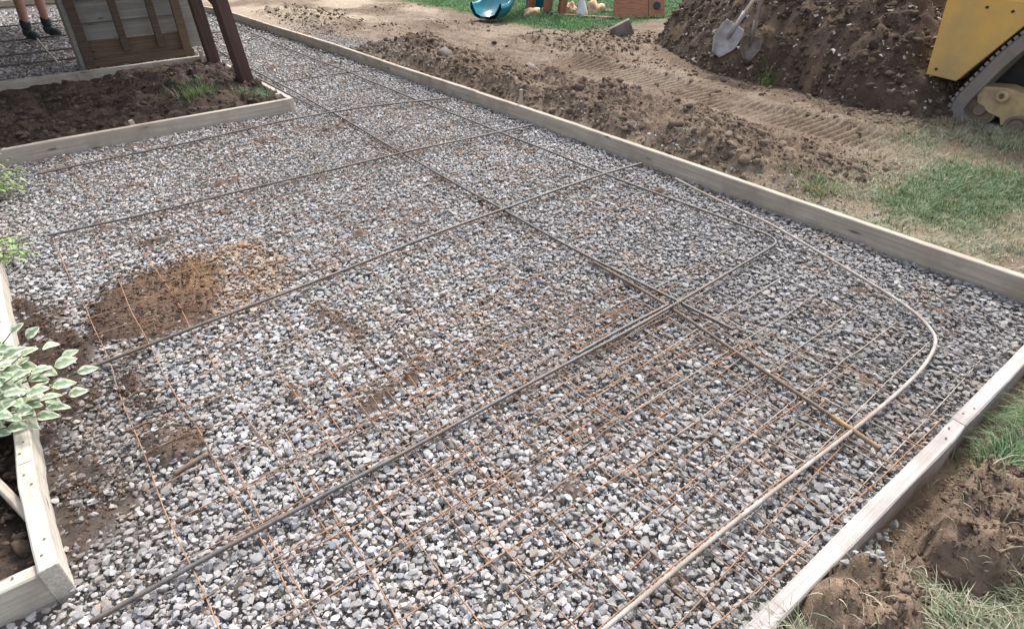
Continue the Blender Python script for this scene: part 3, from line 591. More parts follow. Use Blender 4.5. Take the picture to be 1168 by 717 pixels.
board('form_board', (-.72, 7.24), (0.547, 7.20), .038, -.03, .115, M['pine2'], 'back board of the soil bed below the standing person', G1, seed=15)
board('form_board', (-1.2, 13.65), (2.3, 13.67), .038, -.03, .13, M['pine'], 'distant form board closing the patio behind the person', G1, seed=16)
for o in [o for o in COL.objects if o.name.startswith('form_board')]:
    L_ = o.dimensions.x; hh = o.dimensions.z
    for sx in (-1, 1):
        for q_ in (0, 1):
            bm = bmesh.new(); bm_cyl(bm, (0, 0, 0), (0, 0, .002), .0030, seg=10); n_ = from_bm('nail_head', bm, M['mudsteel'], o); n_.location = (sx * (L_ / 2 - .05 - .05 * q_), .006 * (1 - 2 * q_), hh - .0015)
# ---------------------------------------------------------------- stakes
def stake(x, y, h, label, w=.03, tx=0, ty=0, mat='pine2', tip=False):
    o = box('wooden_stake', (0, 0, h / 2 - .05), (w, w * .8, h + .1), M[mat], None, .003); o.location = (x, y, 0); o.rotation_euler = (tx, ty, .3)
    return tag(o, label, 'stake', 'stakes driven outside the forms')
P = at(622, 128, .1); stake(3.04, 3.78, .20, 'thin wooden stake behind the far board, nearest the dark clods', .024)
P = at(763, 170, .1); stake(3.05, 2.52, .17, 'wooden stake with pale sawn top behind the middle of the far board', .026)
stake(3.12, 1.62, .15, 'short leaning stake where the bare soil meets the grass', .022, .15, .25)
stake(.62, 5.14, .13, 'stubby stake inside the front board of the soil bed', .03, .0, -.15); stake(1.68, 5.2, .12, 'stake in the right corner of the soil bed', .035)
stake(1.70, 6.6, .16, 'stake between the two timber posts on the bed board', .03); stake(1.64, 7.14, .17, 'stake at the back corner of the soil bed', .03)
o = board('garden_stake', (-.50, 2.10), (-.345, 1.62), .022, 0, .030, M['pine2'], 'narrow grey stake leaning against the bottom left board', cat='stake', seed=20); o.location.z = .045; o.rotation_euler.y = -.02
# ---------------------------------------------------------------- reinforcing bars
rebar([(1.86, 1.02), (1.84, 2.44), (1.87, 3.55), (1.93, 4.7), (1.95, 6.2), (2.0, 8.0)], 'long dark bar down the middle of the slab past the soil bed corner', z=.022, seed=1)
rebar([(1.665, .375), (1.72, .75), (1.80, 1.30), (1.825, 1.75)], 'yellow rusted bar whose cut end sticks out past the curved bar', 'rebarrust', z=.020, seed=2, wav=.002)
yb = [o for o in COL.objects if o.get('label', '').startswith('yellow rusted')][0]; yb['label'] = 'brown lap bar whose yellow cut end sticks out past the curved bar'
Pt = LASTP['yellow rusted bar whose cut end sticks out past the curved bar'][:26] - [0, 0, .0002]; Pt[0] += (Pt[0] - Pt[1]) * .15; V, Q_ = tube_np(Pt - np.array(yb.location), .0072 + .0011 * (np.arange(len(Pt)) % 2), 8); mesh_np('bar_end', V, None, M['mustard'], parent=yb, quads=Q_, smooth=True)
q = [(2.66, 9.2), (2.61, 7), (2.62, 4.6), (2.62, 3.5), (2.62, 2.45), (2.655, 1.50), (2.66, 1.40), (2.63, 1.325), (2.55, 1.31), (1.78, 1.265), (.9, 1.255), (.2, 1.25), (-.28, 1.235)]
rebar(q, 'dark bar running down the far side and bent back across the slab', z=.028, seed=3, wav=.003)
rg_ = [(770, 203), (820, 229), (870, 252), (900, 269), (950, 298), (1000, 327), (1040, 353), (1062, 375), (1069, 390), (1058, 413), (1035, 438), (980, 484), (900, 546), (800, 625), (690, 717), (600, 790)]
rebar([tuple(at(x, y, .03)[:2]) for x, y in rg_], 'pale bar with a wide curve around the near corner', 'rebarlight', z=.030, seed=4, wav=0)
rebar([(-.17, 2.30), (.6, 2.35), (1.84, 2.45), (2.62, 2.47), (2.92, 2.44)], 'dark blue grey cross bar over the bare dirt patch', r=.0066, z=.034, seed=5)
rebar([(-.10, 3.62), (.8, 3.60), (1.87, 3.55), (2.62, 3.51), (2.9, 3.48)], 'brown cross bar above the bare dirt patch', z=.032, seed=6)
rebar([(-.04, 4.68), (1.0, 4.72), (1.95, 4.75), (2.61, 4.56), (2.85, 4.5)], 'thin cross bar just in front of the soil bed', z=.030, seed=7)
rebar([(1.28, 1.277), (1.5, 1.285), (1.80, 1.287)], 'short lap bar lying against the bent bar in the middle', z=.024, seed=8, wav=.001)
rebar([(1.88, 5.0), (1.86, 6.0), (1.85, 7.6)], 'second dark bar tight along the right of the soil bed', z=.024, seed=9)
rebar([(.50, 10.35), (.50, 9.6), (.47, 8.05)], 'pale bar lying from the person\'s feet toward the bed', 'rebarlight', z=.05, seed=10, r=.010, rib=False, wav=.02)  # pale material stands for sunlight falling on this bar
for i, (y, lab) in enumerate([(8.35, 'dark bar in the shade just behind the back board'), (8.95, 'dark bar crossing the shaded patio stone below the feet'), (10.0, 'dark bar crossing the shaded stone beside the feet'), (11.3, 'farthest dark bar in the shaded patio stone')]):
    rebar([(-.66, y), (0, y + .03), (1.6 if i < 1 else 2.4, y - .02)], lab, z=.045, seed=20 + i, r=.009, rib=False)
rebar([(1.9, 5.95), (2.4, 5.93), (2.9, 5.85)], 'faint cross bar beside the timber posts', z=.026, seed=30, rib=False)
a_ = at(197, 537, .02); b2 = at(236, 514, .02); rebar([tuple(a_[:2]), tuple(b2[:2])], 'short thick rusty stub lying on the stone lower left', 'rebarrust', r=.008, z=.010, seed=31, wav=0)
bent = [o for o in COL.objects if o.get('label', '').startswith('dark bar running down the far side')][0]
for (x, y) in ((1.80, 1.275), (2.62, 2.465), (2.61, 3.51), (2.615, 4.56)):
    a = np.linspace(0, 2 * PI * 2.2, 40); Pt = np.stack([.0125 * np.cos(a) + .002 * a, .0125 * np.cos(a) - .002 * a, .030 + .013 * np.sin(a)], -1); Pt = np.vstack([Pt, [[.03, .012, .045]]]) + [x - bent.location[0], y - bent.location[1], 0]
    V, Q_ = tube_np(Pt, .0011, 5); mesh_np('tie_wire', V, None, M['wiregrey'], parent=bent, quads=Q_, smooth=True)
# ---------------------------------------------------------------- welded wire mesh
def wire_sheet(x0, y0, nx, ny, ang, mat, label, z=.010, pitch=.152, seed=0, zamp=.013):
    rs = np.random.default_rng(seed); VV = []; QQ = []; n0 = 0; ca, sa = math.cos(ang), math.sin(ang); Lx = (nx - 1) * pitch; Ly = (ny - 1) * pitch
    for k in range(nx + ny):
        t = np.linspace(-.03, (Ly if k < nx else Lx) + .03, int((Ly if k < nx else Lx) / .03) + 2); c = (k if k < nx else k - nx) * pitch
        u, v = (c + 0 * t, t) if k < nx else (t, c + 0 * t)
        u = u + .008 * np.sin(t * 3 + rs.random() * 6) + .003 * np.sin(t * 11 + rs.random() * 6) * (k < nx); v = v + (.008 * np.sin(t * 3 + rs.random() * 6) if k >= nx else 0)
        x = u * ca - v * sa; y = u * sa + v * ca; X_, Y_ = x + x0, y + y0
        zz = z + zamp * (fbm(X_, Y_, 2.2, 3, seed) - .5) * 2.6 + .003 * (k >= nx) + .004 * math.sin(k * 2.3) + .020 * dirtpatch(X_, Y_)
        keep = (inside(X_, Y_) > .5) & (inside(X_, Y_ - .03) > .5) & (inside(X_ + .03, Y_) > .5) & (inside(X_ - .03, Y_) > .5)
        if keep.sum() < 3: continue
        V, Q_ = tube_np(np.stack([x, y, zz], -1)[keep], .0019, 5); VV.append(V); QQ.append(Q_ + n0); n0 += len(V)
    o = mesh_np('wire_mesh', np.vstack(VV), None, M[mat], quads=np.vstack(QQ), smooth=True); o.location = (x0, y0, 0)
    return tag(o, label, 'wire mesh', 'sheets of welded wire mesh')
wire_sheet(-.05, .98, 11, 18, .010, 'wirerust', 'rusty wire mesh sheet over the bare dirt patch on the left', .012, seed=1)
wire_sheet(.12, .36, 13, 9, -.022, 'wirerust', 'orange wire mesh sheet in the bottom middle with doubled wires', .011, seed=2)
wire_sheet(1.02, .33, 10, 8, .028, 'wiregrey', 'dull grey wire mesh sheet under the curved bar', .004, seed=3)
wire_sheet(.55, .40, 9, 10, .045, 'wirerust', 'second rusty wire mesh sheet overlapping askew in the lower middle', .004, seed=4)
wire_sheet(1.35, 2.0, 9, 20, -.008, 'wirerust', 'wire mesh sheet mostly sunk in stone toward the far board', -.001, seed=5, zamp=.008)
wire_sheet(.0, 3.7, 10, 9, .006, 'wirerust', 'wire mesh sheet mostly sunk in stone before the soil bed', -.001, seed=0, zamp=.008)

# ---------------------------------------------------------------- timber posts and clapboard panel
def beam(name, p0, p1, w, d, mat, parent=None, roll=0.0, bev=.006):
    p0 = Vector(p0); p1 = Vector(p1); L = (p1 - p0).length; o = box(name, (L / 2, 0, 0), (L, w, d), mat, parent, bev)
    o.location = p0; q_ = (p1 - p0).to_track_quat('X', 'Z'); o.rotation_mode = 'QUATERNION'; o.rotation_quaternion = q_ @ Matrix.Rotation(roll, 3, 'X').to_quaternion(); return o
fr = empty('timber_frame', (1.74, 6.35, 0), 0, 'red brown stained timber frame with two leaning posts at the bed corner', 'timber frame')
nb = np.array([1.665, 5.86]); fb = np.array([1.70, 6.93])
beam('post', (nb[0] - 1.74, nb[1] - 6.35, -.05), (nb[0] - 1.74 - .21, nb[1] - 6.35 + .05, 2.3), .125, .095, M['brownwood'], fr, .35)
beam('post', (fb[0] - 1.74, fb[1] - 6.35, -.05), (fb[0] - 1.74 - .12, fb[1] - 6.35 + .05, 2.3), .135, .10, M['brownwood'], fr, .35)
beam('brace', (nb[0] - 1.74 - .08, nb[1] - 6.35 + .02, .74), (fb[0] - 1.74 - .08, fb[1] - 6.35 - .02, .98), .05, .16, M['brownwood'], fr)
beam('top_beam', (-.26, -.75, 2.35), (-.17, .85, 2.35), .10, .14, M['brownwood'], fr)
pa = empty('clapboard_panel', (.70, 7.86, 0), -.012, 'framed grey clapboard wall panel with brown bottom rail behind the soil bed', 'wall panel')
W = 1.02; T_ = .03
box('bottom_rail', (W / 2, 0, .165), (W, .05, .19), M['cedar'], pa); box('sill', (W / 2, .015, .055), (W + .02, .16, .07), M['cedar'], pa)
for k, x in enumerate((.04, .40, .73, W - .05)):
    w_ = .085 if k in (0, 3) else .065
    box('stud', (x, -.045, 1.05), (w_, .05, 2.0 if k in (0, 3) else 1.82), M['cedar'] if k == 3 else M['stud'], pa)
box('side_board', (-.022, .13, 1.0), (.035, .34, 2.05), M['siding'], pa)
bm = bmesh.new()
for r in range(9):
    bm_box(bm, (W / 2, .06, .33 + .205 * r), (W - .04, .018, .245), Matrix.Rotation(-.30, 3, 'X'))
from_bm('siding', bm, M['siding'], pa, bevel=.003); box('grey_side_board', (W + .07, .10, .85), (.15, .03, 1.55), M['siding'], pa)
# unseen roof added out of frame above the left side: the shade over the bed and patio comes from it
pr = empty('shade_roof', (-2.6, 8.6, 0), 0, 'unseen low roof on posts added to shade the soil bed', 'shade roof')
box('roof_slab', (1.275, .6, 2.27), (7.35, 6.4, .14), M['roofing'], pr, .01)
for x, y in ((-1.9, -2.3), (-1.9, 3.3)): box('post', (x, y, 1.1), (.12, .12, 2.2), M['brownwood'], pr)
box('wall', (1.85, 1.25, 1.1), (.12, 5.0, 2.2), M['siding'], pr)  # unseen wall added to block sky light and deepen the patio shade
# ---------------------------------------------------------------- person
def skin_mesh(name, verts, edges, radii, mat, parent, root=0, sub=2):
    me = bpy.data.meshes.new(name); me.from_pydata([tuple(v) for v in verts], edges, []); me.update(); o = link(name, me, mat, parent)
    m = o.modifiers.new('skin', 'SKIN'); m.use_smooth_shade = True
    for i, r in enumerate(radii):
        sv = me.skin_vertices[0].data[i]; sv.radius = (r, r) if not isinstance(r, tuple) else r; sv.use_root = (i == root)
    s = o.modifiers.new('sub', 'SUBSURF'); s.levels = sub; s.render_levels = sub
    dg = bpy.context.evaluated_depsgraph_get(); nm = bpy.data.meshes.new_from_object(o.evaluated_get(dg)); o.modifiers.clear(); o.data = nm
    if not nm.materials: nm.materials.append(mat)
    for p in nm.polygons: p.use_smooth = True
    return o
pe = empty('person', (.55, 10.15, .03), -1.05, 'person in dark boots and brown shorts standing on the shaded stone', 'person')
V = [(0, 0, .93), (0, -.01, 1.10), (.02, 0, 1.30), (.03, 0, 1.44), (.045, 0, 1.50), (.06, 0, 1.60), (.065, 0, 1.70)]; Rr = [.13, .125, .135, .08, .052, .088, .072]; E_ = [(0, 1), (1, 2), (2, 3), (3, 4), (4, 5), (5, 6)]
for sgn in (1, -1):
    b0 = len(V); V += [(0, .10 * sgn, .86), (.05, .12 * sgn, .50), (.03, .125 * sgn, .34), (.0, .13 * sgn, .10), (.02, .13 * sgn, .05), (.15, .14 * sgn, .035)]; Rr += [.088, .060, .056, .036, .038, .032]
    E_ += [(0, b0)] + [(b0 + i, b0 + i + 1) for i in range(5)]
    b0 = len(V); V += [(.03, .17 * sgn, 1.40), (.06, .22 * sgn, 1.14), (.22, .20 * sgn, .95), (.27, .19 * sgn, .90)]; Rr += [.055, .042, .030, .034]; E_ += [(2, b0)] + [(b0 + i, b0 + i + 1) for i in range(3)]
    for f_ in range(5):
        h0 = len(V); dy = (f_ - 1.5) * .019 if f_ < 4 else .035; l = (.072, .08, .076, .06, .05)[f_]; o_ = sgn * .19
        V += [(.30, o_ + dy, .875 - .01 * (f_ == 4)), (.30 + l * .55, o_ + dy * 1.1, .86), (.30 + l * .8, o_ + dy * 1.1, .825)]; Rr += [.010, .009, .008]; E_ += [(b0 + 3, h0), (h0, h0 + 1), (h0 + 1, h0 + 2)]
# a pair of legs, torso, arms, five-fingered hands and a head in one skin
body = skin_mesh('body', V, E_, Rr, M['skin'], pe)
Vs = [(0, 0, 1.0)]; Rs = [.15]; Es = []
for sgn in (1, -1): b0 = len(Vs); Vs += [(0, .09 * sgn, .86), (.04, .115 * sgn, .60)]; Rs += [.115, .10]; Es += [(0, b0), (b0, b0 + 1)]
skin_mesh('shorts', Vs, Es, Rs, M['shorts'], pe)
Vs = [(0, 0, .98), (0, 0, 1.15), (.02, 0, 1.32), (.03, 0, 1.43)]; Rs = [.145, .145, .155, .09]; Es = [(0, 1), (1, 2), (2, 3)]
for sgn in (1, -1): b0 = len(Vs); Vs += [(.03, .18 * sgn, 1.39), (.05, .215 * sgn, 1.22)]; Rs += [.075, .06]; Es += [(2, b0), (b0, b0 + 1)]
skin_mesh('shirt', Vs, Es, Rs, M['shirt'], pe)
hv, ht = ico(3, 5, .02); o = mesh_np('hair', hv * [.10, .086, .085] + [.045, 0, 1.735], ht, M['hair'], parent=pe, smooth=True)
for sgn in (1, -1):
    skin_mesh('sock', [(.004, .129 * sgn, .24), (.0, .13 * sgn, .16), (.0, .13 * sgn, .08)], [(0, 1), (1, 2)], [.056, .056, .058], M['darkcloth'], pe)
    skin_mesh('boot', [(-.02, .13 * sgn, .12), (-.01, .13 * sgn, .05), (.09, .135 * sgn, .045), (.18, .14 * sgn, .035)], [(0, 1), (1, 2), (2, 3)], [.066, .062, .058, .046], M['boot'], pe)
nose = mesh_np('nose', hv * [.018, .012, .02] + [.152, 0, 1.62], ht, M['skin'], parent=pe, smooth=True)
for sgn in (1, -1):
    mesh_np('ear', hv * [.02, .01, .03] + [.06, .09 * sgn, 1.63], ht, M['skin'], parent=pe, smooth=True); mesh_np('eye', hv * [.008, .012, .007] + [.138, .03 * sgn, 1.655], ht, M['darkcloth'], parent=pe, smooth=True)
mesh_np('mouth', hv * [.006, .024, .005] + [.140, 0, 1.575], ht, M['shorts'], parent=pe, smooth=True)
# ---------------------------------------------------------------- loader
lo = empty('track_loader', (5.2, 1.0, 0), 0, 'yellow tracked loader parked on the grass beside the earth heap', 'loader')
def YZ(pts): return [(0, y - 1.0, z) for y, z in pts]
def track(x0, w):
    outer = [(1.20, .87), (1.369, .652), (1.459, .522), (1.55, .340), (1.626, .178), (1.622, .087), (1.553, .008), (1.415, -.022), (1.107, -.024), (.2, -.02), (.06, .0), (-.02, .09), (-.0, .2), (.35, .60), (.62, .87), (.78, .97), (1.05, .97)]
    P = np.array(outer); P = np.vstack([P, P[:1]]); P = smooth_path(P, 2); P = resample(P, .02)[:-1]; n = len(P)
    c = np.array([.8, .35]); t = np.roll(P, -1, 0) - np.roll(P, 1, 0); t /= np.linalg.norm(t, axis=1)[:, None]; nrm = np.stack([t[:, 1], -t[:, 0]], 1)
    if ((P - c) * nrm).sum() < 0: nrm = -nrm
    bm = bmesh.new(); th = .085; rings = []
    for i in range(n):
        o_ = P[i] + nrm[i] * .0; i_ = P[i] - nrm[i] * th; e_ = P[i] - nrm[i] * .012
        rings.append([bm.verts.new((x0, *(e_ - [1.0, 0]))), bm.verts.new((x0 + .012, *(o_ - [1.0, 0]))), bm.verts.new((x0 + w - .012, *(o_ - [1.0, 0]))), bm.verts.new((x0 + w, *(e_ - [1.0, 0]))), bm.verts.new((x0 + w - .006, *(i_ - [1.0, 0]))), bm.verts.new((x0 + .006, *(i_ - [1.0, 0])))])
    for i in range(n):
        a, b = rings[i], rings[(i + 1) % n]
        for j in range(6): bm.faces.new((a[j], a[(j + 1) % 6], b[(j + 1) % 6], b[j]))
    k = 0.0; s = 0
    for i in range(0, n, 2):
        o_ = P[i]; ang = math.atan2(t[i, 1], t[i, 0]); m = Matrix.Rotation(ang, 3, 'X')
        bm_box(bm, (x0 + w / 2, o_[0] + nrm[i, 0] * .008 - 1.0, o_[1] + nrm[i, 1] * .008), (w * .98, .024, .020), m)
    bmesh.ops.recalc_face_normals(bm, faces=bm.faces); tr = from_bm('track', bm, M['rubber'], lo)
    # running gear on this side
    fr_ = prism('track_frame', [(x0 + .03, y - 1.0, z) for y, z in [(1.48, .298), (1.50, .245), (1.484, .189), (1.395, .140), (1.32, .12), (1.30, .075), (1.1, .07), (.3, .07), (.15, .14), (.15, .25), (.9, .28), (1.23, .287), (1.35, .31)]], (w - .06, 0, 0), M['yellowdull'], tr, .006)
    def lathe(name, y, z, prof, mat, par, seg=28):
        bm = bmesh.new(); rings = []
        for (dx, r_) in prof: rings.append([bm.verts.new((x0 + dx, y + r_ * math.cos(a * 2 * PI / seg), z + r_ * math.sin(a * 2 * PI / seg))) for a in range(seg)])
        for a, b in zip(rings, rings[1:]):
            for k in range(seg): bm.faces.new((a[k], a[(k + 1) % seg], b[(k + 1) % seg], b[k]))
        bm.faces.new(rings[0]); bm.faces.new(rings[-1]); bmesh.ops.recalc_face_normals(bm, faces=bm.faces); return from_bm(name, bm, mat, par)
    lathe('boss', .346, .262, [(.02, .016), (-.012, .016), (-.015, .020), (-.015, .032), (-.010, .038), (.04, .040)], M['yellowdull'], fr_)
    for y in (1.208, .95, .69, .43): lathe('roller', y - 1, .085, [(.02, .012), (.016, .030), (.022, .048), (.010, .056), (.008, .068), (.014, .073), (w - .03, .073)], M['mudsteel'], tr)
    for y, z, r_ in ((1.455, .145, .108), (.16, .15, .108)): lathe('idler_wheel', y - 1, z, [(.03, .02), (.026, .035), (.05, .045), (.05, r_ * .78), (.034, r_ * .84), (.036, r_), (w - .04, r_)], M['mudsteel'], tr)
    bm = bmesh.new(); bm_cyl(bm, (x0 + .05, -.08, .72), (x0 + w - .05, -.08, .72), .17, seg=28)
    for i in range(14):
        a = i * 2 * PI / 14; bm_box(bm, (x0 + w / 2, -.08 + .18 * math.cos(a), .72 + .18 * math.sin(a)), (w * .4, .03, .04), Matrix.Rotation(a, 3, 'X'))
    from_bm('drive_sprocket', bm, M['yellowdull'], tr)
track(0.0, .23); track(.85, .23)
side = [(1.900, 1.05), (1.870, .92), (1.838, .80), (1.842, .322), (1.644, .308), (1.384, .689), (1.17, .98), (1.0, 1.05)]
side = [(1.872, .826), (1.845, .322), (1.644, .308), (1.384, .689), (1.29, .83)]
body_ = prism('body', [(-.01, y - 1, z) for y, z in side], (1.10, 0, 0), M['yellow'], lo, .006)
prism('hood', [(.05, y - 1, z) for y, z in [(1.90, .829), (1.2, .833), (.4, .90), (.3, 1.25), (1.5, 1.22), (1.85, 1.05)]], (.98, 0, 0), M['yellow'], lo, .02)
prism('chassis', [(.25, y - 1, z) for y, z in [(1.60, .30), (1.2, .805), (.3, .805), (.2, .25), (1.4, .25)]], (.58, 0, 0), M['black'], lo, .01)
for y, z in ((1.79, .365), (1.62, .775), (1.47, .765)):
    bm = bmesh.new(); bm_cyl(bm, (-.016, y - 1, z), (-.002, y - 1, z), .009, seg=12); from_bm('bolt', bm, M['black'], body_)
bm = bmesh.new(); bm_box(bm, (.54, -.85, 1.15), (.8, .06, .5)); from_bm('control_stand', bm, M['black'], lo, bevel=.01)
# ---------------------------------------------------------------- shovels
def shovel(px, py, hpx, hpy, width, length, matb, math_, label, hl=1.15, lift=.14, handle_r=.016, face=0.0):
    B = Vector(on_surface(px, py)); B += (Vector((0, 0, EYE)) - B).normalized() * .07   # tip of the blade
    d = ray((hpx, hpy)); P = np.array([0, 0, EYE]); t = (np.linalg.norm(np.array(B) - P) + .02) / np.linalg.norm(d); Hh = Vector(P + d * t)
    ax = (Hh - B).normalized(); view = (Vector((0, 0, EYE)) - B).normalized(); nrm = (view - ax * view.dot(ax)).normalized(); sd = ax.cross(nrm).normalized()
    nrm = (nrm + sd * face).normalized(); sd = ax.cross(nrm).normalized()
    M3 = Matrix((ax, sd, nrm)).transposed().to_4x4(); M3.translation = B - ax * .03
    r = empty('shovel', (0, 0, 0), 0, label, 'shovel', 'shovels stuck in the earth heap'); r.matrix_world = M3
    nu, nv = 12, 10; V = []
    for i in range(nu + 1):
        u = i / nu; x = u * length; w = width / 2 * (min(1, (.35 + 1.6 * u)) if matb == 'alu' else min(1, .3 + 1.5 * u)) * (1 - .25 * max(0, (u - .85) / .15))
        for j in range(nv + 1):
            v = j / nv * 2 - 1; V.append((x - .0 * abs(v), v * w, .045 * abs(v) ** 2.2 - .01 * math.exp(-(v * 6) ** 2) * -1 + .03 * (u - .4) ** 2))
    Q_ = [(i * (nv + 1) + j, (i + 1) * (nv + 1) + j, (i + 1) * (nv + 1) + j + 1, i * (nv + 1) + j + 1) for i in range(nu) for j in range(nv)]
    me = bpy.data.meshes.new('blade'); me.from_pydata(V, [], Q_); me.update(); bl = link('blade', me, M[matb], r)
    s = bl.modifiers.new('s', 'SOLIDIFY'); s.thickness = .004; [setattr(p, 'use_smooth', True) for p in me.polygons]
    bm = bmesh.new(); bm_cyl(bm, (length * .55, 0, .018), (length + .12, 0, .03), .012, .022, 14); from_bm('socket', bm, M[matb], r, True)
    bm = bmesh.new(); bm_cyl(bm, (length + .05, 0, .03), (length + .62, 0, .02), handle_r, seg=14); bm_cyl(bm, (length + .62, 0, .02), (length + hl, 0, .03), handle_r, seg=14); from_bm('handle', bm, M[math_], r, True)
shovel(820, 60, 862, -2, .225, .28, 'alu', 'paleash', 'silver square shovel with pale handle standing in the earth heap', lift=.1, face=-.3)
shovel(852, 64, 868, -2, .17, .19, 'steelblade', 'greyash', 'smaller dull grey shovel with dark handle right of the silver one', face=.2, handle_r=.014)
# ---------------------------------------------------------------- yard things beyond
def ov(name, loc, sc, mat, seed, label, cat, amp=.3, rz=0.0, sub=3, group=None, tilt=0, k=2.5):
    v, t = ico(sub, seed, amp, 1, k); o = mesh_np(name, v * sc, t, M[mat], smooth=True); o.location = loc; o.rotation_euler = (tilt, 0, rz); return tag(o, label, cat, group)
P = at(607, 22); ov('tan_bundle', (P[0], P[1], .08), (.17, .10, .07), 'tan', 11, 'crumpled tan bundle lying on the lawn below the slide', 'bundle', .18, .5)
P = at(628, 22); ov('dark_cloth', (P[0], P[1], .06), (.07, .06, .04), 'darkcloth', 12, 'small dark cloth lump beside the crumpled tan bundle', 'cloth', .2)
P = at(650, 20); ov('tan_bundle', (P[0], P[1], .09), (.10, .08, .08), 'tan', 13, 'small tan bundle just left of the white pointed sack', 'bundle', .25)
P = at(678, 20); ov('tan_bundle', (P[0], P[1], .09), (.15, .09, .11), 'tan', 14, 'tan bundle against the climbing frame right of the white sack', 'bundle', .25, .3)
P = at(663, 23); v, t = ico(3, 15, .10); z = v[:, 2].copy(); v = v * [.11, .10, .25]; f_ = np.clip(.5 - z * .6, .05, 1.2)[:, None]; v[:, :2] *= f_; o = mesh_np('white_sack', v, t, M['white'], smooth=True); o.location = (P[0], P[1], .17); tag(o, 'white pointed sack standing between the tan bundles', 'sack')
P = at(520, 76, .1); ov('stone_block', (3.45, 5.45, .14), (.09, .07, .07), 'concrete', 16, 'squarish pale stone on the clods beside the far form board', 'stone', .15, .4, 2)
bm = bmesh.new(); bm_box(bm, (0, 0, .10), (.24, .07, .17)); bm_box(bm, (-.10, 0.07, .07), (.05, .12, .13)); o = from_bm('concrete_block', bm, M['concrete'], bevel=.012); o.location = (*at(712, 50)[:2], .05); o.rotation_euler = (.15, -.45, -.7)
tag(o, 'muddy concrete block tipped over at the edge of the lawn', 'block')
ov('stone_block', (*at(604, 82, .1)[:2], .10), (.10, .08, .07), 'concrete', 17, 'brown grey stone on the clods beyond the first stake', 'stone', .15, .1, 2)
# slide
sl = empty('slide', (*at(556, 30)[:2], .0), math.atan2(.36, .90), 'glossy blue green plastic slide ending on the lawn', 'slide')
path = np.array([(-.05, 0, .12), (.10, 0, .10), (.28, 0, .13), (.55, 0, .34), (.95, 0, .75), (1.6, 0, 1.4)]); path = resample(smooth_path(path, 3), .04); n = len(path); prof = [(-.20, .13), (-.21, .16), (-.235, .16), (-.235, .09), (-.17, .0), (-.08, -.03), (.08, -.03), (.17, .0), (.235, .09), (.235, .16), (.21, .16), (.20, .13), (.14, .03), (.06, .0), (-.06, .0), (-.14, .03)]
t = np.gradient(path, axis=0); t /= np.linalg.norm(t, axis=1)[:, None]; V = []; Q_ = []
for i in range(n):
    nr_ = np.array([-t[i, 2], 0, t[i, 0]]); V += [path[i] + np.array([0, a, 0]) + nr_ * b for a, b in prof]
m = len(prof)
for i in range(n - 1):
    for j in range(m): Q_.append([i * m + j, i * m + (j + 1) % m, (i + 1) * m + (j + 1) % m, (i + 1) * m + j])
mesh_np('chute', V, None, M['slide'], parent=sl, quads=Q_, smooth=True)
box('leg', (1.35, 0, .55), (.06, .3, 1.1), M['slide'], sl, .01)
# climbing frame
cf = empty('climbing_frame', (*at(665, 16)[:2], .04), math.atan2(-.62, .78), 'red brown wooden climbing frame with a sloping ramp on the lawn', 'climbing frame')
cl = np.array(cf.location); ca, sa = math.cos(-cf.rotation_euler.z), math.sin(-cf.rotation_euler.z)
def loc(px, py, z=0.04):
    p = at(px, py + 3, z) - cl; return (p[0] * ca - p[1] * sa, p[0] * sa + p[1] * ca, z - .04)
for (a, b) in (((605, 9), (621, -22)), ((624, 14), (634, -20)), ((640, 15), (655, -20)), ((676, 6), (678, -30))):
    p0 = loc(*a); z1 = .75; q0 = loc(b[0], b[1], .04 + z1); q0 = (p0[0] + (b[0] - a[0]) / 75 * .9, p0[1] + .05, 1.3); beam('post', p0, q0, .11, .09, M['playwood'], cf)
beam('base_rail', loc(622, 15), loc(700, 20), .09, .07, M['playwood'], cf); beam('base_rail', loc(603, 6), loc(628, 6), .08, .07, M['playwood'], cf); beam('base_rail', loc(655, 4), loc(700, 12), .16, .06, M['stud'], cf)
p0 = Vector(loc(700, 20)); p1 = Vector(loc(757, 18)); ax = (p1 - p0); up_ = Vector((0, .55, .9)); rp = [p0, p1, p1 + up_ * 1.2, p0 + up_ * 1.2]; nn = ax.cross(up_).normalized() * .04
r1 = prism('ramp', [p0, p0 + ax * .66, p0 + ax * .66 + up_ * 1.2, p0 + up_ * 1.2], nn, M['playwood'], cf, .004); prism('ramp', [p0 + ax * .68, p1, p1 + up_ * 1.2, p0 + ax * .68 + up_ * 1.2], nn, M['playwood'], cf, .004)
hp = p0 + ax * .84 + up_ * .14; bm = bmesh.new(); bm_cyl(bm, hp + nn * 1.3, hp - nn * .3, .05, seg=16); bm_cyl(bm, hp + nn * -.3, hp - nn * .8, .05, seg=16); from_bm('hand_hold', bm, M['darkcloth'], r1)
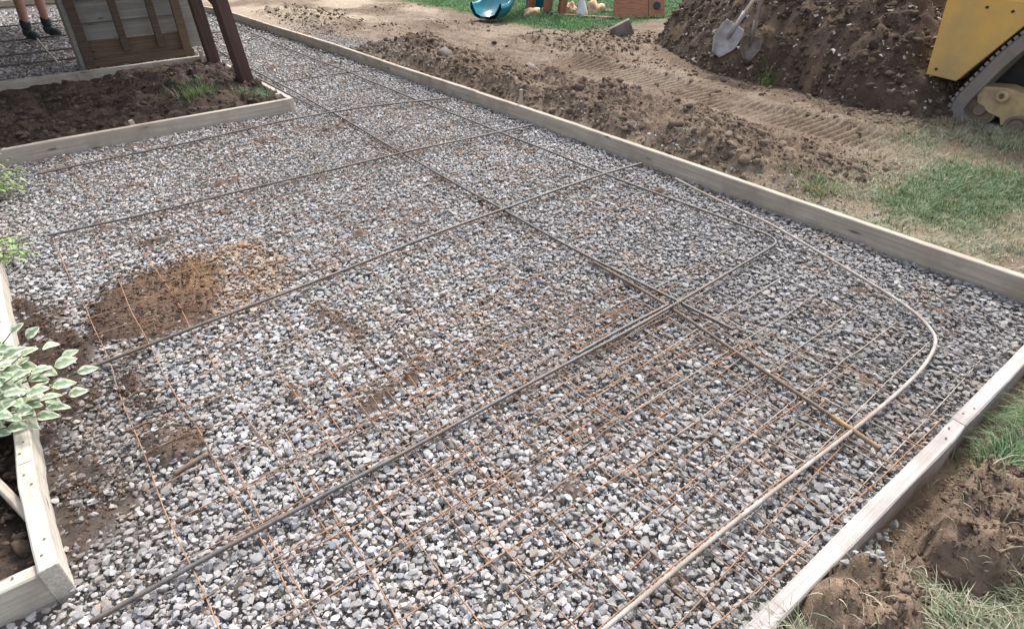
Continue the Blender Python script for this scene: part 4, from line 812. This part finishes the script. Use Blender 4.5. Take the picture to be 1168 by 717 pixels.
# ---------------------------------------------------------------- plants
def leaf_mesh(LL, base, direc, up_, length, width, cgreen, cedge, bend=.4, nu=9, nv=8, jag=0.0):
    d = np.array(direc, float); d /= np.linalg.norm(d); s = np.cross(d, up_); s /= np.linalg.norm(s) + 1e-9; n = np.cross(s, d)
    V = []; C_ = []; ph_ = random.random() * 6
    for i in range(nu + 1):
        u = i / nu; w = width * (math.sin(PI * u ** .8) ** .85 if 0 < u < 1 else 0.02) * (1 + jag * math.sin(u * 31))
        for j in range(nv + 1):
            v = j / nv * 2 - 1; z = -bend * length * u * u + .22 * w * abs(v) + .06 * width * math.sin(u * 9 + v * 3)
            V.append(base + d * (length * u) + s * (w * v) + n * z)
            k = 1 if abs(v) > .48 + .2 * math.sin(u * 17 + ph_) or u > .9 else 0
            C_.append(np.array(cedge if k else cgreen) * (1.0 if abs(v) > .05 else 1.25))
    T = []
    for i in range(nu):
        for j in range(nv): a = i * (nv + 1) + j; T += [[a, a + nv + 1, a + nv + 2], [a, a + nv + 2, a + 1]]
    LL.append((np.array(V), np.array(T), np.array(C_)))
def plant(name, base, stems, label, leaf, cat='shrub', stem_r=.004):
    r = empty(name, base, 0, label, cat); SV = []; SQ = []; n0 = 0; LL = []
    for tip, nleaf in stems:
        tip = np.array(tip, float); mid_ = tip * .5 + [0, 0, .10 * np.linalg.norm(tip)]; P = smooth_path([np.zeros(3), mid_, tip], 2); P = resample(P, .02); V, Q_ = tube_np(P, np.linspace(stem_r, stem_r * .4, len(P)), 6); SV.append(V); SQ.append(Q_ + n0); n0 += len(V)
        for k in range(nleaf):
            t_ = 1 - (k / nleaf) * .62; i = min(len(P) - 1, int(t_ * (len(P) - 1))); dr = P[i] - P[max(0, i - 3)]; dr /= np.linalg.norm(dr) + 1e-9
            az = k * 2.4 + random.random(); side_ = np.array([math.cos(az), math.sin(az), random.uniform(-.45, .35)]); leaf(LL, P[i], dr * (.35 if k else 1.2) + side_ * (1.0 if k else .2))
    n1_ = 0; VV, TT, CC = [], [], []
    for v, t, c in LL: VV.append(v); TT.append(t + n1_); CC.append(c); n1_ += len(v)
    mesh_np('foliage', np.vstack(VV), np.vstack(TT), M['leaf'], np.vstack(CC), parent=r, smooth=True); mesh_np('stem', np.vstack(SV), None, M['bark'], parent=r, quads=np.vstack(SQ), smooth=True); return r
def varleaf(LL, p, d): leaf_mesh(LL, p, d, (random.uniform(-.5, .3), random.uniform(-.7, .1), 1), random.uniform(.042, .070), random.uniform(.013, .021), tuple(np.array([.27, .37, .23]) * random.uniform(.75, 1.2)), (.72, .76, .58), random.uniform(.1, .5))
def small(c, L=.03, W_=.008):
    def f(LL, p, d): leaf_mesh(LL, p, d, (0, .2, 1), random.uniform(.7, 1.3) * L, random.uniform(.7, 1.2) * W_, tuple(np.array(c) * random.uniform(.6, 1.3)), tuple(np.array(c) * 1.2), .3, 4, 2)
    return f
b0 = np.array([-.52, 2.18, .0]); st = []
for (px, py, z) in [(88, 425, .16), (78, 450, .13), (70, 408, .20), (48, 398, .27), (30, 385, .30), (12, 380, .32), (60, 440, .20), (35, 425, .26), (45, 455, .18), (15, 430, .27), (20, 470, .20), (4, 450, .26), (-20, 420, .30), (-35, 460, .25), (8, 488, .14), (40, 475, .12), (62, 418, .22), (25, 405, .29), (-15, 385, .34), (-30, 500, .2), (2, 410, .3), (-5, 475, .2), (52, 465, .15), (30, 450, .22)]:
    st.append((at(px, py, z) - b0, 8))
plant('variegated_shrub', b0, st, 'shrub with white edged green leaves hanging over the left form board', varleaf)
b0 = np.array([-.52, 4.45, .02]); st = [(at(px, py, z) - b0, 26) for px, py, z in [(20, 215, .05), (30, 200, .07), (12, 180, .14), (28, 190, .10), (8, 195, .15), (2, 170, .22), (-12, 185, .22), (-25, 165, .3), (15, 205, .1), (-10, 210, .2), (5, 215, .1), (-20, 145, .3), (-8, 160, .28), (24, 210, .06), (-30, 200, .2)]]
plant('leafy_plant', b0, st, 'light green feathery plant at the left corner of the soil bed', small((.22, .34, .11), .045, .008))
b0 = np.array([-.48, 3.55, .02]); st = [(at(px, py, z) - b0, 22) for px, py, z in [(35, 275, .07), (28, 285, .08), (15, 268, .14), (38, 288, .05), (5, 280, .16), (20, 295, .08), (-12, 270, .2), (-5, 290, .16), (30, 268, .09)]]
plant('leafy_plant', b0, st, 'small pale green plant spilling over the left board between two bigger plants', small((.24, .34, .14), .034, .009))
bs = np.array([9.6, 3.05, .0]); st = []
for i in range(60):
    a = random.random() * 2 * PI; r_ = random.uniform(.2, 1.0); st.append(((r_ * math.cos(a), r_ * math.sin(a), random.uniform(.2, 1.3) * (1.15 - r_ * .4)), 40))
plant('shrub', bs, st, 'dark green bush behind the earth heap above the loader nose', small((.035, .10, .02), .09, .028), stem_r=.012)

# ---------------------------------------------------------------- light, sky, camera
sc = bpy.context.scene
w = bpy.data.worlds.new('World'); sc.world = w; w.use_nodes = True; nt = w.node_tree; bg = nt.nodes['Background']
sky = nt.nodes.new('ShaderNodeTexSky'); sky.sky_type = 'NISHITA'; sky.sun_disc = False
EL, AZ = 52, 60           # azimuth clockwise from +Y
sky.sun_elevation = math.radians(EL); sky.sun_rotation = math.radians(AZ); sky.dust_density = 4.0; sky.air_density = 1.0; sky.ozone_density = 1.0
hs = nt.nodes.new('ShaderNodeHueSaturation'); hs.inputs['Saturation'].default_value = .45; nt.links.new(sky.outputs[0], hs.inputs['Color']); nt.links.new(hs.outputs[0], bg.inputs[0]); bg.inputs[1].default_value = 0.15
L = bpy.data.lights.new('sun', 'SUN'); L.energy = 1.5; L.angle = math.radians(7.0); L.color = (1.0, .95, .88); lo_ = bpy.data.objects.new('sun', L); COL.objects.link(lo_)
s = Vector((math.cos(math.radians(EL)) * math.sin(math.radians(AZ)), math.cos(math.radians(EL)) * math.cos(math.radians(AZ)), math.sin(math.radians(EL))))
lo_.rotation_mode = 'QUATERNION'; lo_.rotation_quaternion = (-s).to_track_quat('-Z', 'Y')
cam = bpy.data.cameras.new('camera'); co = bpy.data.objects.new('camera', cam); COL.objects.link(co); sc.camera = co
cam.sensor_fit = 'HORIZONTAL'; cam.sensor_width = 36; cam.lens = 36 * F / 1168; cam.clip_start = .02; cam.clip_end = 500
m = Matrix([[*R[0], 0], [*R[1], 0], [*R[2], EYE], [0, 0, 0, 1]]); co.matrix_world = m
vs = sc.view_settings; vs.view_transform = 'Standard'; vs.look = 'None'; vs.gamma = 1; vs.use_curve_mapping = False; vs.exposure = 1.27
sc.cycles.max_bounces = 5; sc.cycles.use_denoising = True
